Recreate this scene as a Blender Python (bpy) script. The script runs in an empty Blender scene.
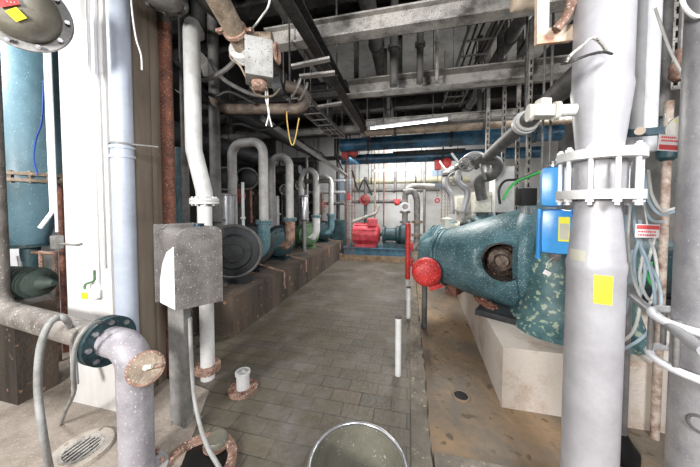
import bpy, bmesh, math, random
from mathutils import Vector, Matrix
random.seed(7)
V = Vector
COL = bpy.context.scene.collection
F = 255.0; CX = 350.0; HY = 205.0; YAW = math.radians(12.9); EYE = 1.55
ca, sa = math.cos(YAW), math.sin(YAW)

# ---------------------------------------------------------------- layout
PIT = math.radians(2.0); cPIT, sPIT = math.cos(PIT), math.sin(PIT); CYP = HY + F*math.tan(PIT)
def zof(py, t=1.0):
    y = (CYP-py)/F; return EYE + t*(cPIT*y-sPIT)/(cPIT+sPIT*y)
def ray(px, py):
    y = (CYP-py)/F; k = cPIT+sPIT*y
    u = (px-CX)/F/k; v = (cPIT*y-sPIT)/k
    return V((u*ca - sa, u*sa + ca, v))
def D(px, py, t):
    d = ray(px, py); return V((d.x*t, d.y*t, EYE + d.z*t))
def AX(px, py, X): return D(px, py, X/ray(px, py).x)
def AY(px, py, Y): return D(px, py, Y/ray(px, py).y)
def AZ(px, py, z): return D(px, py, (z-EYE)/ray(px, py).z)

# ---------------------------------------------------------------- materials
def lin(c):
    return tuple(((x/255)/12.92 if x/255 <= .04045 else ((x/255+.055)/1.055)**2.4) for x in c) + (1,)
MATS = {}
def mat(name, a, b=None, scale=6, lo=.42, hi=.62, rough=.6, metal=0, bump=.15, bscale=40, spots=None, sscale=45, sthr=.62, detail=8, streak=False):
    if name in MATS: return MATS[name]
    m = bpy.data.materials.new(name); m.use_nodes = True
    N = m.node_tree.nodes; L = m.node_tree.links; P = N['Principled BSDF']
    tc = N.new('ShaderNodeTexCoord'); mp = N.new('ShaderNodeMapping')
    L.new(tc.outputs['Object'], mp.inputs['Vector'])
    if streak: mp.inputs['Scale'].default_value = (1, 1, .12)
    col = None
    n1 = N.new('ShaderNodeTexNoise'); n1.inputs['Scale'].default_value = scale; n1.inputs['Detail'].default_value = detail
    n1.inputs['Roughness'].default_value = .65
    L.new(mp.outputs[0], n1.inputs['Vector'])
    r = N.new('ShaderNodeValToRGB'); r.color_ramp.elements[0].position = lo; r.color_ramp.elements[1].position = hi
    r.color_ramp.elements[0].color = lin(a); r.color_ramp.elements[1].color = lin(b or a)
    L.new(n1.outputs['Fac'], r.inputs['Fac']); col = r.outputs['Color']
    if spots:
        n2 = N.new('ShaderNodeTexNoise'); n2.inputs['Scale'].default_value = sscale*(2.2 if sscale > 28 else 1.3); n2.inputs['Detail'].default_value = 4
        L.new(tc.outputs['Object'], n2.inputs['Vector'])
        r2 = N.new('ShaderNodeValToRGB'); r2.color_ramp.elements[0].position = sthr; r2.color_ramp.elements[1].position = sthr+.06
        r2.color_ramp.elements[0].color = (0,0,0,1); r2.color_ramp.elements[1].color = (1,1,1,1)
        L.new(n2.outputs['Fac'], r2.inputs['Fac'])
        mx = N.new('ShaderNodeMix'); mx.data_type = 'RGBA'
        L.new(r2.outputs['Color'], mx.inputs['Factor']); L.new(col, mx.inputs[6]); mx.inputs[7].default_value = lin(spots)
        col = mx.outputs[2]
    L.new(col, P.inputs['Base Color'])
    P.inputs['Roughness'].default_value = rough; P.inputs['Metallic'].default_value = metal
    if bump:
        n3 = N.new('ShaderNodeTexNoise'); n3.inputs['Scale'].default_value = bscale; n3.inputs['Detail'].default_value = 5
        L.new(tc.outputs['Object'], n3.inputs['Vector'])
        bp = N.new('ShaderNodeBump'); bp.inputs['Strength'].default_value = bump; bp.inputs['Distance'].default_value = .02
        L.new(n3.outputs['Fac'], bp.inputs['Height']); L.new(bp.outputs[0], P.inputs['Normal'])
    MATS[name] = m
    return m
def emis(name, c, s):
    m = bpy.data.materials.new(name); m.use_nodes = True
    P = m.node_tree.nodes['Principled BSDF']
    P.inputs['Base Color'].default_value = lin(c); P.inputs['Emission Color'].default_value = lin(c); P.inputs['Emission Strength'].default_value = s
    return m
def paver_mat():
    m = bpy.data.materials.new('clay_pavers'); m.use_nodes = True
    N = m.node_tree.nodes; L = m.node_tree.links; P = N['Principled BSDF']
    tc = N.new('ShaderNodeTexCoord')
    br = N.new('ShaderNodeTexBrick'); L.new(tc.outputs['Object'], br.inputs['Vector'])
    br.inputs['Scale'].default_value = 1; br.inputs['Brick Width'].default_value = .24; br.inputs['Row Height'].default_value = .135
    br.inputs['Mortar Size'].default_value = .0045; br.inputs['Mortar Smooth'].default_value = .3
    br.inputs['Color1'].default_value = lin((104,94,82)); br.inputs['Color2'].default_value = lin((84,80,74)); br.inputs['Mortar'].default_value = lin((40,34,30))
    n = N.new('ShaderNodeTexNoise'); n.inputs['Scale'].default_value = 1.6; n.inputs['Detail'].default_value = 9; n.inputs['Roughness'].default_value = .7
    L.new(tc.outputs['Object'], n.inputs['Vector'])
    r = N.new('ShaderNodeValToRGB'); e = r.color_ramp.elements
    e[0].position = .36; e[0].color = lin((66,66,54)); e[1].position = .66; e[1].color = lin((118,114,114))
    x = r.color_ramp.elements.new(.5); x.color = lin((88,82,68))
    L.new(n.outputs['Fac'], r.inputs['Fac'])
    mx = N.new('ShaderNodeMix'); mx.data_type = 'RGBA'
    n2 = N.new('ShaderNodeTexNoise'); n2.inputs['Scale'].default_value = 2.3; n2.inputs['Detail'].default_value = 6
    L.new(tc.outputs['Object'], n2.inputs['Vector'])
    r2 = N.new('ShaderNodeValToRGB'); r2.color_ramp.elements[0].position = .3; r2.color_ramp.elements[1].position = .68
    r2.color_ramp.elements[0].color = (.15,.15,.15,1); r2.color_ramp.elements[1].color = (.9,.9,.9,1)
    L.new(n2.outputs['Fac'], r2.inputs['Fac']); L.new(r2.outputs[0], mx.inputs['Factor'])
    L.new(br.outputs['Color'], mx.inputs[6]); L.new(r.outputs['Color'], mx.inputs[7])
    L.new(mx.outputs[2], P.inputs['Base Color'])
    rr = N.new('ShaderNodeMapRange'); rr.inputs['To Min'].default_value = .3; rr.inputs['To Max'].default_value = .75
    L.new(n.outputs['Fac'], rr.inputs['Value']); L.new(rr.outputs[0], P.inputs['Roughness'])
    bp = N.new('ShaderNodeBump'); bp.inputs['Strength'].default_value = .5; bp.inputs['Distance'].default_value = .01; bp.invert = True
    L.new(br.outputs['Fac'], bp.inputs['Height'])
    b2 = N.new('ShaderNodeBump'); b2.inputs['Strength'].default_value = .35; b2.inputs['Distance'].default_value = .02
    n3 = N.new('ShaderNodeTexNoise'); n3.inputs['Scale'].default_value = 30; L.new(tc.outputs['Object'], n3.inputs['Vector'])
    L.new(n3.outputs['Fac'], b2.inputs['Height']); L.new(bp.outputs[0], b2.inputs['Normal']); L.new(b2.outputs[0], P.inputs['Normal'])
    return m

white_p = mat('white_paint', (206,206,205), (168,165,160), 5, .45, .75, .5, bump=.08, spots=(150,140,128), sscale=60, sthr=.68)
white_clean = mat('clean_white', (236,237,240), (222,222,226), 5, rough=.45, bump=.03)
pipe_grey = mat('galvanised_pipe_grey', (172,171,173), (140,138,141), 7, .4, .7, .45, .25, .12, spots=(215,215,215), sscale=50, sthr=.66)
pipe_bright = mat('bright_pipe_grey', (182,181,185), (158,156,160), 4, .4, .7, .42, .15, .06, spots=(165,160,158), sscale=35, sthr=.68)
pipe_dark = mat('dark_pipe_grey', (96,94,92), (66,64,62), 6, rough=.6, bump=.2, spots=(130,126,120), sthr=.66)
pvc_grey = mat('blue_grey_plastic', (176,184,198), (150,157,170), 3, .4, .7, .4, 0, .03, spots=(200,205,212), sscale=70, sthr=.68)
rust = mat('rust', (128,82,66), (84,58,50), 12, .4, .65, .85, 0, .4, spots=(190,140,112), sscale=40, sthr=.6)
rust_pink = mat('rusty_pink_paint', (156,124,108), (94,70,58), 10, .4, .62, .8, bump=.3, spots=(196,180,168), sthr=.6)
brown = mat('brown_stained_pipe', (150,134,116), (100,86,72), 9, .4, .65, .55, .1, .2, spots=(205,196,182), sthr=.64)
steel_dark = mat('dark_rolled_steel', (58,56,55), (34,33,33), 8, rough=.65, bump=.25, spots=(150,146,140), sscale=70, sthr=.63)
steel_light = mat('speckled_light_steel', (178,174,168), (84,80,76), 4, .44, .68, .6, bump=.25, spots=(50,47,44), sscale=50, sthr=.58)
steel_grey = mat('grey_steel', (140,138,136), (108,106,104), 7, rough=.55, metal=.2, bump=.12, spots=(190,188,186), sscale=60, sthr=.66)
stainless = mat('stainless', (190,190,192), (160,160,165), 5, rough=.3, metal=.8, bump=.05)
box_metal = mat('speckled_cover_sheet', (112,108,106), (88,84,82), 8, rough=.5, metal=.25, bump=.1, spots=(176,172,168), sscale=55, sthr=.62)
teal = mat('teal_machine_paint', (88,124,132), (54,88,96), 4, .38, .66, .45, 0, .25, bscale=14, spots=(176,192,190), sscale=38, sthr=.6)
teal_dark = mat('dark_teal_paint', (46,78,84), (26,42,46), 5, .4, .62, .5, 0, .25, spots=(150,165,165), sscale=40, sthr=.66)
teal_l = mat('light_teal_tank', (98,128,140), (70,100,112), 3, .4, .7, .4, bump=.08, spots=(180,210,215), sthr=.66)
green_p = mat('green_paint', (96,128,92), (66,96,66), 6, bump=.15)
blk_cast = mat('sooty_casting', (52,54,56), (30,31,32), 6, rough=.6, bump=.3, spots=(110,112,112), sthr=.68)
black = mat('black_rubber', (26,26,28), (18,18,18), rough=.6, bump=.05)
hole_dark = mat('dark_hole_shade', (20,18,17), (12,12,12), rough=.3, bump=.02)  # flat dark colour painting the shade inside holes and slots
red_p = mat('red_paint', (208,50,48), (168,34,36), 10, .4, .65, .5, bump=.15, spots=(240,170,160), sscale=45, sthr=.6)
red_dk = mat('dull_red_paint', (170,56,52), (112,38,36), 10, rough=.6, bump=.2)
red_mot = mat('pinkish_red_motor', (202,78,88), (160,46,58), 9, rough=.5, bump=.15)
orange_s = mat('orange_stained_plate', (214,196,176), (190,116,84), 7, .5, .68, .7, bump=.2)
blue_p = mat('bright_blue_paint', (80,168,232), (58,142,214), 3, rough=.3, bump=.02)
blue_pipe = mat('blue_pipe_paint', (48,92,120), (20,44,62), 4, rough=.35, bump=.1, spots=(110,150,170), sthr=.68)
yellow = mat('yellow_label', (238,232,60), (228,220,50), rough=.5, bump=0)
beige_l = mat('beige_label', (196,194,178), (180,178,164), rough=.6, bump=0)
tag_w = mat('white_tag', (244,238,238), (236,228,228), rough=.5, bump=0)
tag_red = mat('red_tag_ink', (222,92,92), (212,80,84), rough=.5, bump=0)
valve_w = mat('off_white_valve', (216,214,206), (184,178,160), 9, .45, .7, .55, bump=.2, spots=(206,206,120), sscale=25, sthr=.64)
conc = mat('plinth_concrete', (178,170,160), (150,138,124), 3, .4, .68, .85, bump=.3, spots=(120,104,90), sscale=16, sthr=.66)
conc_stain = mat('stained_plinth_concrete', (196,186,176), (150,118,88), 2.2, .5, .72, .85, bump=.3, spots=(206,198,190), sscale=40, sthr=.6)
conc_dark = mat('sooty_concrete', (84,72,62), (44,38,34), 3, .4, .66, .85, bump=.35, spots=(150,116,90), sscale=10, sthr=.64, streak=True)
kerb_c = mat('kerb_concrete', (126,118,106), (92,86,78), 6, .4, .66, .85, bump=.5, spots=(158,146,126), sscale=22, sthr=.62)
near_c = mat('pale_floor_concrete', (156,146,136), (122,110,98), 3, .4, .68, .8, bump=.35, spots=(172,164,154), sscale=30, sthr=.62)
trench_m = mat('rust_stained_trench', (114,104,92), (158,130,98), 1.5, .42, .66, .6, bump=.5, bscale=18, spots=(92,80,62), sscale=9, sthr=.62)
plaster = mat('white_plaster', (212,210,208), (186,183,178), 3, .4, .7, .8, bump=.1, spots=(190,182,170), sscale=8, sthr=.7, streak=True)
plaster_dk = mat('stained_brown_boarding', (132,120,106), (88,76,66), 3, .4, .66, .8, bump=.15, spots=(160,110,90), sscale=8, sthr=.66, streak=True)
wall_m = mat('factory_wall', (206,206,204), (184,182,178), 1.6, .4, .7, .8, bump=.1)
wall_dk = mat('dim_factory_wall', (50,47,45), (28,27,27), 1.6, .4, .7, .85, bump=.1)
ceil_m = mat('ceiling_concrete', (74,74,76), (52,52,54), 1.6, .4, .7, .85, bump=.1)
duct_m = mat('cream_duct', (190,186,160), (160,156,134), 4, rough=.6, bump=.1)
hose_m = mat('grey_hose', (150,150,148), (122,121,118), 8, rough=.5, bump=.1)
cable_b = mat('pale_blue_cable', (190,210,222), (172,194,208), 8, rough=.4, bump=0)
cable_w = mat('white_cable', (224,224,220), (204,204,200), 8, rough=.4, bump=0)
cable_g = mat('green_cable', (60,170,80), (50,140,70), rough=.4, bump=0)
cable_y = mat('yellow_wire', (200,170,90), (180,150,80), rough=.4, bump=0)
drum_m = mat('olive_drum', (112,110,98), (88,86,76), 4, .4, .7, .5, .1, .12, spots=(190,188,184), sscale=40, sthr=.66)
wood = mat('grimy_wood', (150,128,104), (112,92,72), 8, rough=.8, bump=.3)
duct_blue = mat('dusty_blue_frame', (72,112,132), (52,84,102), 6, rough=.5, bump=.15, spots=(150,168,176), sthr=.64)
tube_glow = emis('lamp_tube_glow', (245,250,255), 7)

# ---------------------------------------------------------------- mesh helpers
class MB:
    def __init__(s): s.bm = bmesh.new()
    def box(s, c, size, rz=0, rot=None):
        M = Matrix.Translation(V(c)) @ (rot.to_4x4() if rot else Matrix.Rotation(rz, 4, 'Z')) @ Matrix.Diagonal(V((*size, 1)))
        bmesh.ops.create_cube(s.bm, size=1, matrix=M); return s
    def rbox(s, c, size, rz=0, bev=.01, rot=None):
        b = bmesh.new()
        M = Matrix.Translation(V(c)) @ (rot.to_4x4() if rot else Matrix.Rotation(rz, 4, 'Z')) @ Matrix.Diagonal(V((*size, 1)))
        bmesh.ops.create_cube(b, size=1, matrix=M)
        bmesh.ops.bevel(b, geom=b.edges[:], offset=bev, segments=2, affect='EDGES', profile=.7)
        me = bpy.data.meshes.new('t'); b.to_mesh(me); b.free(); s.bm.from_mesh(me); bpy.data.meshes.remove(me); return s
    def frame(s, d, up=None):
        d = V(d).normalized()
        a = V((0,0,1)) if abs(d.z) < .9 else V((0,1,0))
        if up: a = V(up)
        x = a.cross(d).normalized(); y = d.cross(x).normalized()
        return x, y
    def lathe(s, o, d, prof, n=28, caps=True):
        """prof: list of (distance along d, radius)"""
        o = V(o); d = V(d).normalized(); x, y = s.frame(d)
        rings = []
        for (h, r) in prof:
            rings.append([s.bm.verts.new(o + d*h + (x*math.cos(2*math.pi*k/n) + y*math.sin(2*math.pi*k/n))*max(r, 1e-4)) for k in range(n)])
        for a, b in zip(rings, rings[1:]):
            for k in range(n):
                s.bm.faces.new((a[k], a[(k+1)%n], b[(k+1)%n], b[k]))
        if caps:
            s.bm.faces.new(rings[0][::-1]); s.bm.faces.new(rings[-1])
        return s
    def cyl(s, a, b, r, r2=None, n=24):
        a = V(a); b = V(b); L = (b-a).length
        return s.lathe(a, b-a, [(0, r), (L, r if r2 is None else r2)], n)
    def pipe(s, pts, r, bend=.15, n=18, rfun=None):
        """swept round tube through pts with rounded corners"""
        P = fillet([V(p) for p in pts], bend)
        N = len(P); rings = []
        d0 = (P[1]-P[0]).normalized(); x, _ = s.frame(d0)
        for i in range(N):
            if i == 0: d = P[1]-P[0]
            elif i == N-1: d = P[-1]-P[-2]
            else: d = (P[i+1]-P[i]).normalized() + (P[i]-P[i-1]).normalized()
            d = d.normalized(); x = (x - d*x.dot(d)).normalized(); y = d.cross(x)
            rr = rfun(i/(N-1)) if rfun else r
            rings.append([s.bm.verts.new(P[i] + (x*math.cos(2*math.pi*k/n) + y*math.sin(2*math.pi*k/n))*rr) for k in range(n)])
        for a, b in zip(rings, rings[1:]):
            for k in range(n):
                s.bm.faces.new((a[k], a[(k+1)%n], b[(k+1)%n], b[k]))
        s.bm.faces.new(rings[0][::-1]); s.bm.faces.new(rings[-1])
        return s
    def torus(s, c, d, R, r, n=36, m=10):
        c = V(c); x, y = s.frame(d); d = V(d).normalized()
        rs = []
        for i in range(n):
            a = 2*math.pi*i/n; e = x*math.cos(a) + y*math.sin(a)
            rs.append([s.bm.verts.new(c + e*(R + r*math.cos(2*math.pi*k/m)) + d*r*math.sin(2*math.pi*k/m)) for k in range(m)])
        for i in range(n):
            a, b = rs[i], rs[(i+1)%n]
            for k in range(m):
                s.bm.faces.new((a[k], b[k], b[(k+1)%m], a[(k+1)%m]))
        return s
    def ring(s, c, d, R0, R1, h, n=36):
        """flat annular plate centred at c"""
        c = V(c); d = V(d).normalized(); x, y = s.frame(d)
        g = []
        for (R, z) in ((R0, -h/2), (R1, -h/2), (R1, h/2), (R0, h/2)):
            g.append([s.bm.verts.new(c + d*z + (x*math.cos(2*math.pi*k/n) + y*math.sin(2*math.pi*k/n))*R) for k in range(n)])
        for j in range(4):
            a, b = g[j], g[(j+1)%4]
            for k in range(n): s.bm.faces.new((a[k], a[(k+1)%n], b[(k+1)%n], b[k]))
        return s
    def bolts(s, c, d, R, cnt, r, h, ph=0):
        c = V(c); d = V(d).normalized(); x, y = s.frame(d)
        for k in range(cnt):
            a = 2*math.pi*(k+ph)/cnt; p = c + (x*math.cos(a)+y*math.sin(a))*R
            s.cyl(p - d*h/2, p + d*h/2, r, n=6)
        return s
    def sphere(s, c, r, sc=(1,1,1)):
        M = Matrix.Translation(V(c)) @ Matrix.Diagonal(V((*sc, 1)))
        bmesh.ops.create_uvsphere(s.bm, u_segments=24, v_segments=14, radius=r, matrix=M); return s
    def prism(s, poly, a, b):
        """poly given as 3D points; extruded by vector b-a"""
        off = V(b)-V(a)
        v0 = [s.bm.verts.new(V(p)) for p in poly]; v1 = [s.bm.verts.new(V(p)+off) for p in poly]
        n = len(poly)
        s.bm.faces.new(v0[::-1]); s.bm.faces.new(v1)
        for i in range(n): s.bm.faces.new((v0[i], v0[(i+1)%n], v1[(i+1)%n], v1[i]))
        return s
    def section(s, a, b, pts, up=(0,0,1)):
        """sweep 2D section (side, up) straight from a to b"""
        a = V(a); b = V(b); d = (b-a).normalized(); side = d.cross(V(up)).normalized(); u = side.cross(d)
        return s.prism([a + side*p[0] + u*p[1] for p in pts], a, b)
    def build(s, name, m, parent=None, loc=None):
        root = parent
        while root is not None and root.parent is not None: root = root.parent
        base = root.location.copy() if root is not None else (V(loc) if loc is not None else V((0,0,0)))
        if root is None and loc is None:
            lo = V((min(v.co.x for v in s.bm.verts), min(v.co.y for v in s.bm.verts), min(v.co.z for v in s.bm.verts)))
            hi = V((max(v.co.x for v in s.bm.verts), max(v.co.y for v in s.bm.verts), max(v.co.z for v in s.bm.verts)))
            base = V(((lo.x+hi.x)/2, (lo.y+hi.y)/2, lo.z))
        bmesh.ops.recalc_face_normals(s.bm, faces=s.bm.faces[:])
        for v in s.bm.verts: v.co -= base
        me = bpy.data.meshes.new(name); s.bm.to_mesh(me); s.bm.free()
        for p in me.polygons: p.use_smooth = True
        me.set_sharp_from_angle(angle=math.radians(38))
        me.materials.append(m)
        o = bpy.data.objects.new(name, me); COL.objects.link(o)
        if parent is not None: o.parent = parent
        else: o.location = base
        return o
def bolt_parts(c, d, R, cnt, r, h, ph=0, m=None, parent=None):
    c = V(c); d = V(d).normalized(); x, y = MB().frame(d)
    for k in range(cnt):
        a = 2*math.pi*(k+ph)/cnt; p = c + (x*math.cos(a)+y*math.sin(a))*R
        MB().cyl(p - d*h/2, p + d*h/2, r*.6, n=8).cyl(p + d*h*.28, p + d*h*.46, r, n=6).cyl(p - d*h*.46, p - d*h*.28, r, n=6).build('bolt', m, parent)
def fillet(P, R):
    if R <= 0 or len(P) < 3: return P
    out = [P[0]]
    for i in range(1, len(P)-1):
        a, b, c = P[i-1], P[i], P[i+1]
        u = (a-b); w = (c-b); lu, lw = u.length, w.length
        u.normalize(); w.normalize()
        ang = u.angle(w)
        if ang > math.radians(176): out.append(b); continue
        t = min(R/math.tan(ang/2), lu*.49, lw*.49); r = t*math.tan(ang/2)
        bis = (u+w).normalized(); cen = b + bis*(r/math.sin(ang/2))
        p0 = b+u*t; p1 = b+w*t; e0 = (p0-cen).normalized(); e1 = (p1-cen).normalized()
        tot = e0.angle(e1); n = max(3, int(math.degrees(tot)/9))
        for k in range(n+1):
            out.append(cen + e0.slerp(e1, k/n)*r)
    out.append(P[-1])
    return out
def smooth(P, n=8):
    """Catmull-Rom through points"""
    P = [V(p) for p in P]; Q = [P[0]*2-P[1]] + P + [P[-1]*2-P[-2]]; out = []
    for i in range(1, len(Q)-2):
        p0, p1, p2, p3 = Q[i-1:i+3]
        for k in range(n):
            t = k/n
            out.append(.5*((2*p1)+(p2-p0)*t+(2*p0-5*p1+4*p2-p3)*t*t+(3*p1-p0-3*p2+p3)*t**3))
    out.append(P[-1]); return out
def tag(o, label, cat, group=None, kind=None):
    if label: o['label'] = label
    if cat: o['category'] = cat
    if group: o['group'] = group
    if kind: o['kind'] = kind
    return o
def thing(name, label, cat, loc, group=None):
    o = bpy.data.objects.new(name, None); COL.objects.link(o); o.location = V(loc); o.empty_display_size = .1
    return tag(o, label, cat, group)
def struct(name, mb, m, loc=(0,0,0)):
    o = mb.build(name, m, None, loc); o['kind'] = 'structure'; return o
def kids(o): return [c for c in bpy.data.objects if c.parent == o]
def copy_tree(o, parent=None):
    c = o.copy(); COL.objects.link(c)
    if parent is not None: c.parent = parent
    for ch in kids(o): copy_tree(ch, c)
    return c
def flange(name, c, d, R0, R1, h, m, parent, nb=8, gap=0):
    """pair of bolted flange plates around a pipe"""
    mb = MB(); c = V(c); d = V(d).normalized()
    mb.ring(c - d*(h/2+.002+gap/2), d, R0*.98, R1, h); mb.ring(c + d*(h/2+.002+gap/2), d, R0*.98, R1, h)
    f = mb.build(name, m, parent)
    bolt_parts(c, d, (R0+R1)/2+.004, nb, (R1-R0)*.2, h*2+gap+.035, m=m, parent=f)
    return f
def run(name, label, cat, pts, r, m, bend=.15, group=None, n=18, rfun=None):
    return tag(MB().pipe(pts, r, bend, n, rfun).build(name, m), label, cat, group)

# ================================================================= SETTING
XL, XR, Y0, Y1, ZC = -5.2, 4.6, -2.6, 9.4, 4.3
fl = MB(); fl.box(((XL+.03)/2, (Y0+Y1)/2, -.15), (.03-XL, Y1-Y0, .3)); struct('floor', fl, paver_mat())
fl = MB(); fl.box((.16+(XR-.16)/2, (Y0+1.62)/2, -.16), (XR-.16, 1.62-Y0, .3)); struct('floor_near_slab', fl, near_c)
fl = MB(); fl.box((.16+(XR-.16)/2, (1.62+Y1)/2, -.25), (XR-.16, Y1-1.62, .3)); struct('floor_trench', fl, trench_m)
# pale concrete pad left of the paved aisle
fl = MB(); fl.prism([(-5.1,.3,.001), (-1.3,.3,.001), (-1.3,1.2,.001), (-1.6,1.75,.001), (-5.1,2.4,.001)], (0,0,0), (0,0,.012))
struct('floor_pale_patch', fl, near_c)
# kerb with broken edge
kb = MB()
N = 120; ed = []
for i in range(N+1):
    y = 1.2 + (Y1-1.2)*i/N; ed.append((.165 + random.uniform(-.012, .012), y))
lo0 = [kb.bm.verts.new((.03, y, -.2)) for _, y in ed]; lo1 = [kb.bm.verts.new((.03, y, .018)) for _, y in ed]
h0 = [kb.bm.verts.new((x-.01, y, .018+random.uniform(-.006,.006))) for x, y in ed]; h1 = [kb.bm.verts.new((x+.01, y, -.2)) for x, y in ed]
for i in range(N):
    for a, b in ((lo0, lo1), (lo1, h0), (h0, h1)): kb.bm.faces.new((a[i], a[i+1], b[i+1], b[i]))
struct('trim_1', kb, kerb_c)
kb = MB(); kb.box((.165+2.2, 1.55, -.06), (4.4, .13, .15)); struct('trim_2', kb, kerb_c)
struct('wall_far', MB().box(((XL+XR)/2, Y1+.1, ZC/2), (XR-XL, .2, ZC)), wall_m)
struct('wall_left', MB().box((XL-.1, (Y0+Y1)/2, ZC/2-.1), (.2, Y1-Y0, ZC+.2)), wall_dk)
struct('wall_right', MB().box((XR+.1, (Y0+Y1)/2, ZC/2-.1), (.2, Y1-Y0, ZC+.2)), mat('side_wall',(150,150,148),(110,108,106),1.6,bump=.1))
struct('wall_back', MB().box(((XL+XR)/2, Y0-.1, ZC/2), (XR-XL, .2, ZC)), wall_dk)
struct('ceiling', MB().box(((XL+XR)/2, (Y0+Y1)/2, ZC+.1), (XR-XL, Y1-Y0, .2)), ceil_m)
ISEC = lambda w, h, t: [(-w/2,0),(w/2,0),(w/2,t),(t/2,t),(t/2,h-t),(w/2,h-t),(w/2,h),(-w/2,h),(-w/2,h-t),(-t/2,h-t),(-t/2,t),(-w/2,t)]
CSEC = lambda w, h, t: [(-w/2,0),(w/2,0),(w/2,t),(-w/2+t,t),(-w/2+t,h-t),(w/2,h-t),(w/2,h),(-w/2,h)]
js = [.2, .9, 2.4, 2.95, 3.7,  5.6, 6.6, 7.9, 8.7]
for i, y in enumerate(js):
    o = MB().section((XL, y, ZC-.32), (XR, y, ZC-.32), ISEC(.22, .32, .03)).build('ceiling_joist', steel_dark)
    w = ['first', 'second', 'third', 'fourth', 'fifth', 'sixth', 'seventh', 'eighth', 'last'][i]
    tag(o, f'dark steel joist under the ceiling slab, {w} one from the camera end', 'joist', 'ceiling joists')
o = tag(MB().box((.2, 4.65, ZC-.03), (4.2, 1.5, .06)).build('ceiling_panel', white_p), 'pale grey ceiling panel seen between the two pale cross beams', 'ceiling panel')
# trench drain hole
hp = AZ(461, 396, -.1)
t_ = thing('floor_drain', 'dark round drain hole in the rusty trench floor', 'drain', hp)
MB().lathe(hp+V((0,0,-.002)), (0,0,1), [(0,.06),(.006,.055)]).build('drain_hole_shade', hole_dark, t_)
MB().torus(hp, (0,0,1), .066, .012).build('drain_rim', trench_m, t_)

# ---------------- left white column with side boarding
cp = MB(); cp.box((-2.335, 1.63, ZC/2), (.45, .44, ZC)); struct('wall_column', cp, plaster)
tag(MB().box((-2.093, 1.64, ZC/2), (.03, .42, ZC-.002)).box((-2.07, 1.50, ZC/2), (.02, .05, ZC-.002)).box((-2.072, 1.72, ZC/2), (.012, .03, ZC-.002)).build('board_cladding', plaster_dk), 'brown stained vertical boarding on the aisle side of the white column', 'cladding')
# conduits on the column front
def conduit(px, w, label, y0=0, y1=300):
    a = AY(px, 6, 1.395 - w); b = AY(px, y1, 1.395 - w)
    a = V((b.x, b.y, ZC-.02))
    return run('conduit', label, 'conduit', [a, b], w, white_clean, 0, 'conduits on the white column', 10)
conduit(57, .009, 'thin white conduit ending in the grey switch box on the white column', y1=232)
conduit(97, .011, 'white conduit just left of the right corner of the white column', y1=285)
conduit(103, .011, 'rightmost white conduit at the corner of the white column', y1=268)
p = AY(52, 225, 1.37); run('conduit', 'leftmost bent conduit on the white column ending in open foot', 'conduit', [V((p.x, 1.375, ZC-.02)), V((p.x, 1.375, p.z+.1)), V((p.x-.05, 1.33, p.z-.02))], .014, white_clean, .04, 'conduits on the white column', 10)
q = AY(57, 242, 1.38)
t_ = thing('switch_box', 'small grey switch box on the white column', 'switch box', q)
MB().rbox(q, (.06, .05, .1), bev=.006).build('housing', steel_grey, t_)
q2 = AY(74, 245, 1.39); MB().pipe([q+V((.02,0,-.01)), q2+V((.02,0,0)), q2+V((.06,.01,.01))], .008, .01, 8).build('side_nipple', steel_grey, t_)
q = AY(88, 294, 1.37)
t_ = thing('pull_switch', 'white switch with yellow cover low on the column', 'switch', q)
MB().rbox(q, (.17, .05, .065), bev=.012).build('housing', white_clean, t_)
MB().rbox(q+V((.02,-.03,0)), (.05,.02,.045), bev=.006).build('yellow_cover', yellow, t_)
MB().pipe([q+V((-.03,0,.02)), q+V((-.03,0,.07)), q+V((.07,0,.1)), q+V((.07,0,.18))], .008, .03, 8).build('feed_wire', green_p, t_)

# ---------------- blue grey downpipe in front of the boarding
c = D(124, 200, 1.86)
t_ = thing('downpipe', 'thick blue grey plastic downpipe beside the white column', 'pipe', (c.x, c.y, .0))
MB().cyl((c.x,c.y,0), (c.x,c.y,ZC), .066, n=28).build('pipe_run', pvc_grey, t_)
for yy in (148, 157): MB().ring((c.x,c.y,zof(yy,1.86)), (0,0,1), .062, .074, .022).build('socket_ring', pvc_grey, t_)
zz = zof(146,1.86)
MB().ring((c.x,c.y,zz+.01), (0,0,1), .066, .076, .012).cyl((c.x+.07,c.y,zz+.01),(c.x+.18,c.y+.12,zz+.01),.007,n=8).build('wall_clamp', steel_grey, t_)
run('sagging_wire', 'thin white wire hanging in front of the blue grey downpipe top', 'wire', smooth([D(129,-30,1.72), D(132,10,1.72), D(136,38,1.72), D(141,55,1.72), D(142,70,1.72)]), .005, cable_w, 0, n=8)

# ---------------- rusty pipe
c = D(169, 200, 2.25)
t_ = thing('rusty_pipe', 'rough rusty brown vertical pipe behind the speckled box', 'pipe', (c.x, c.y, 0))
MB().cyl((c.x,c.y,0),(c.x,c.y,3.1), .05, n=20).build('pipe_run', rust, t_)
MB().cyl((c.x,c.y,3.1),(c.x,c.y,ZC), .053, n=20).build('upper_sleeve', pipe_dark, t_)

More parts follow.
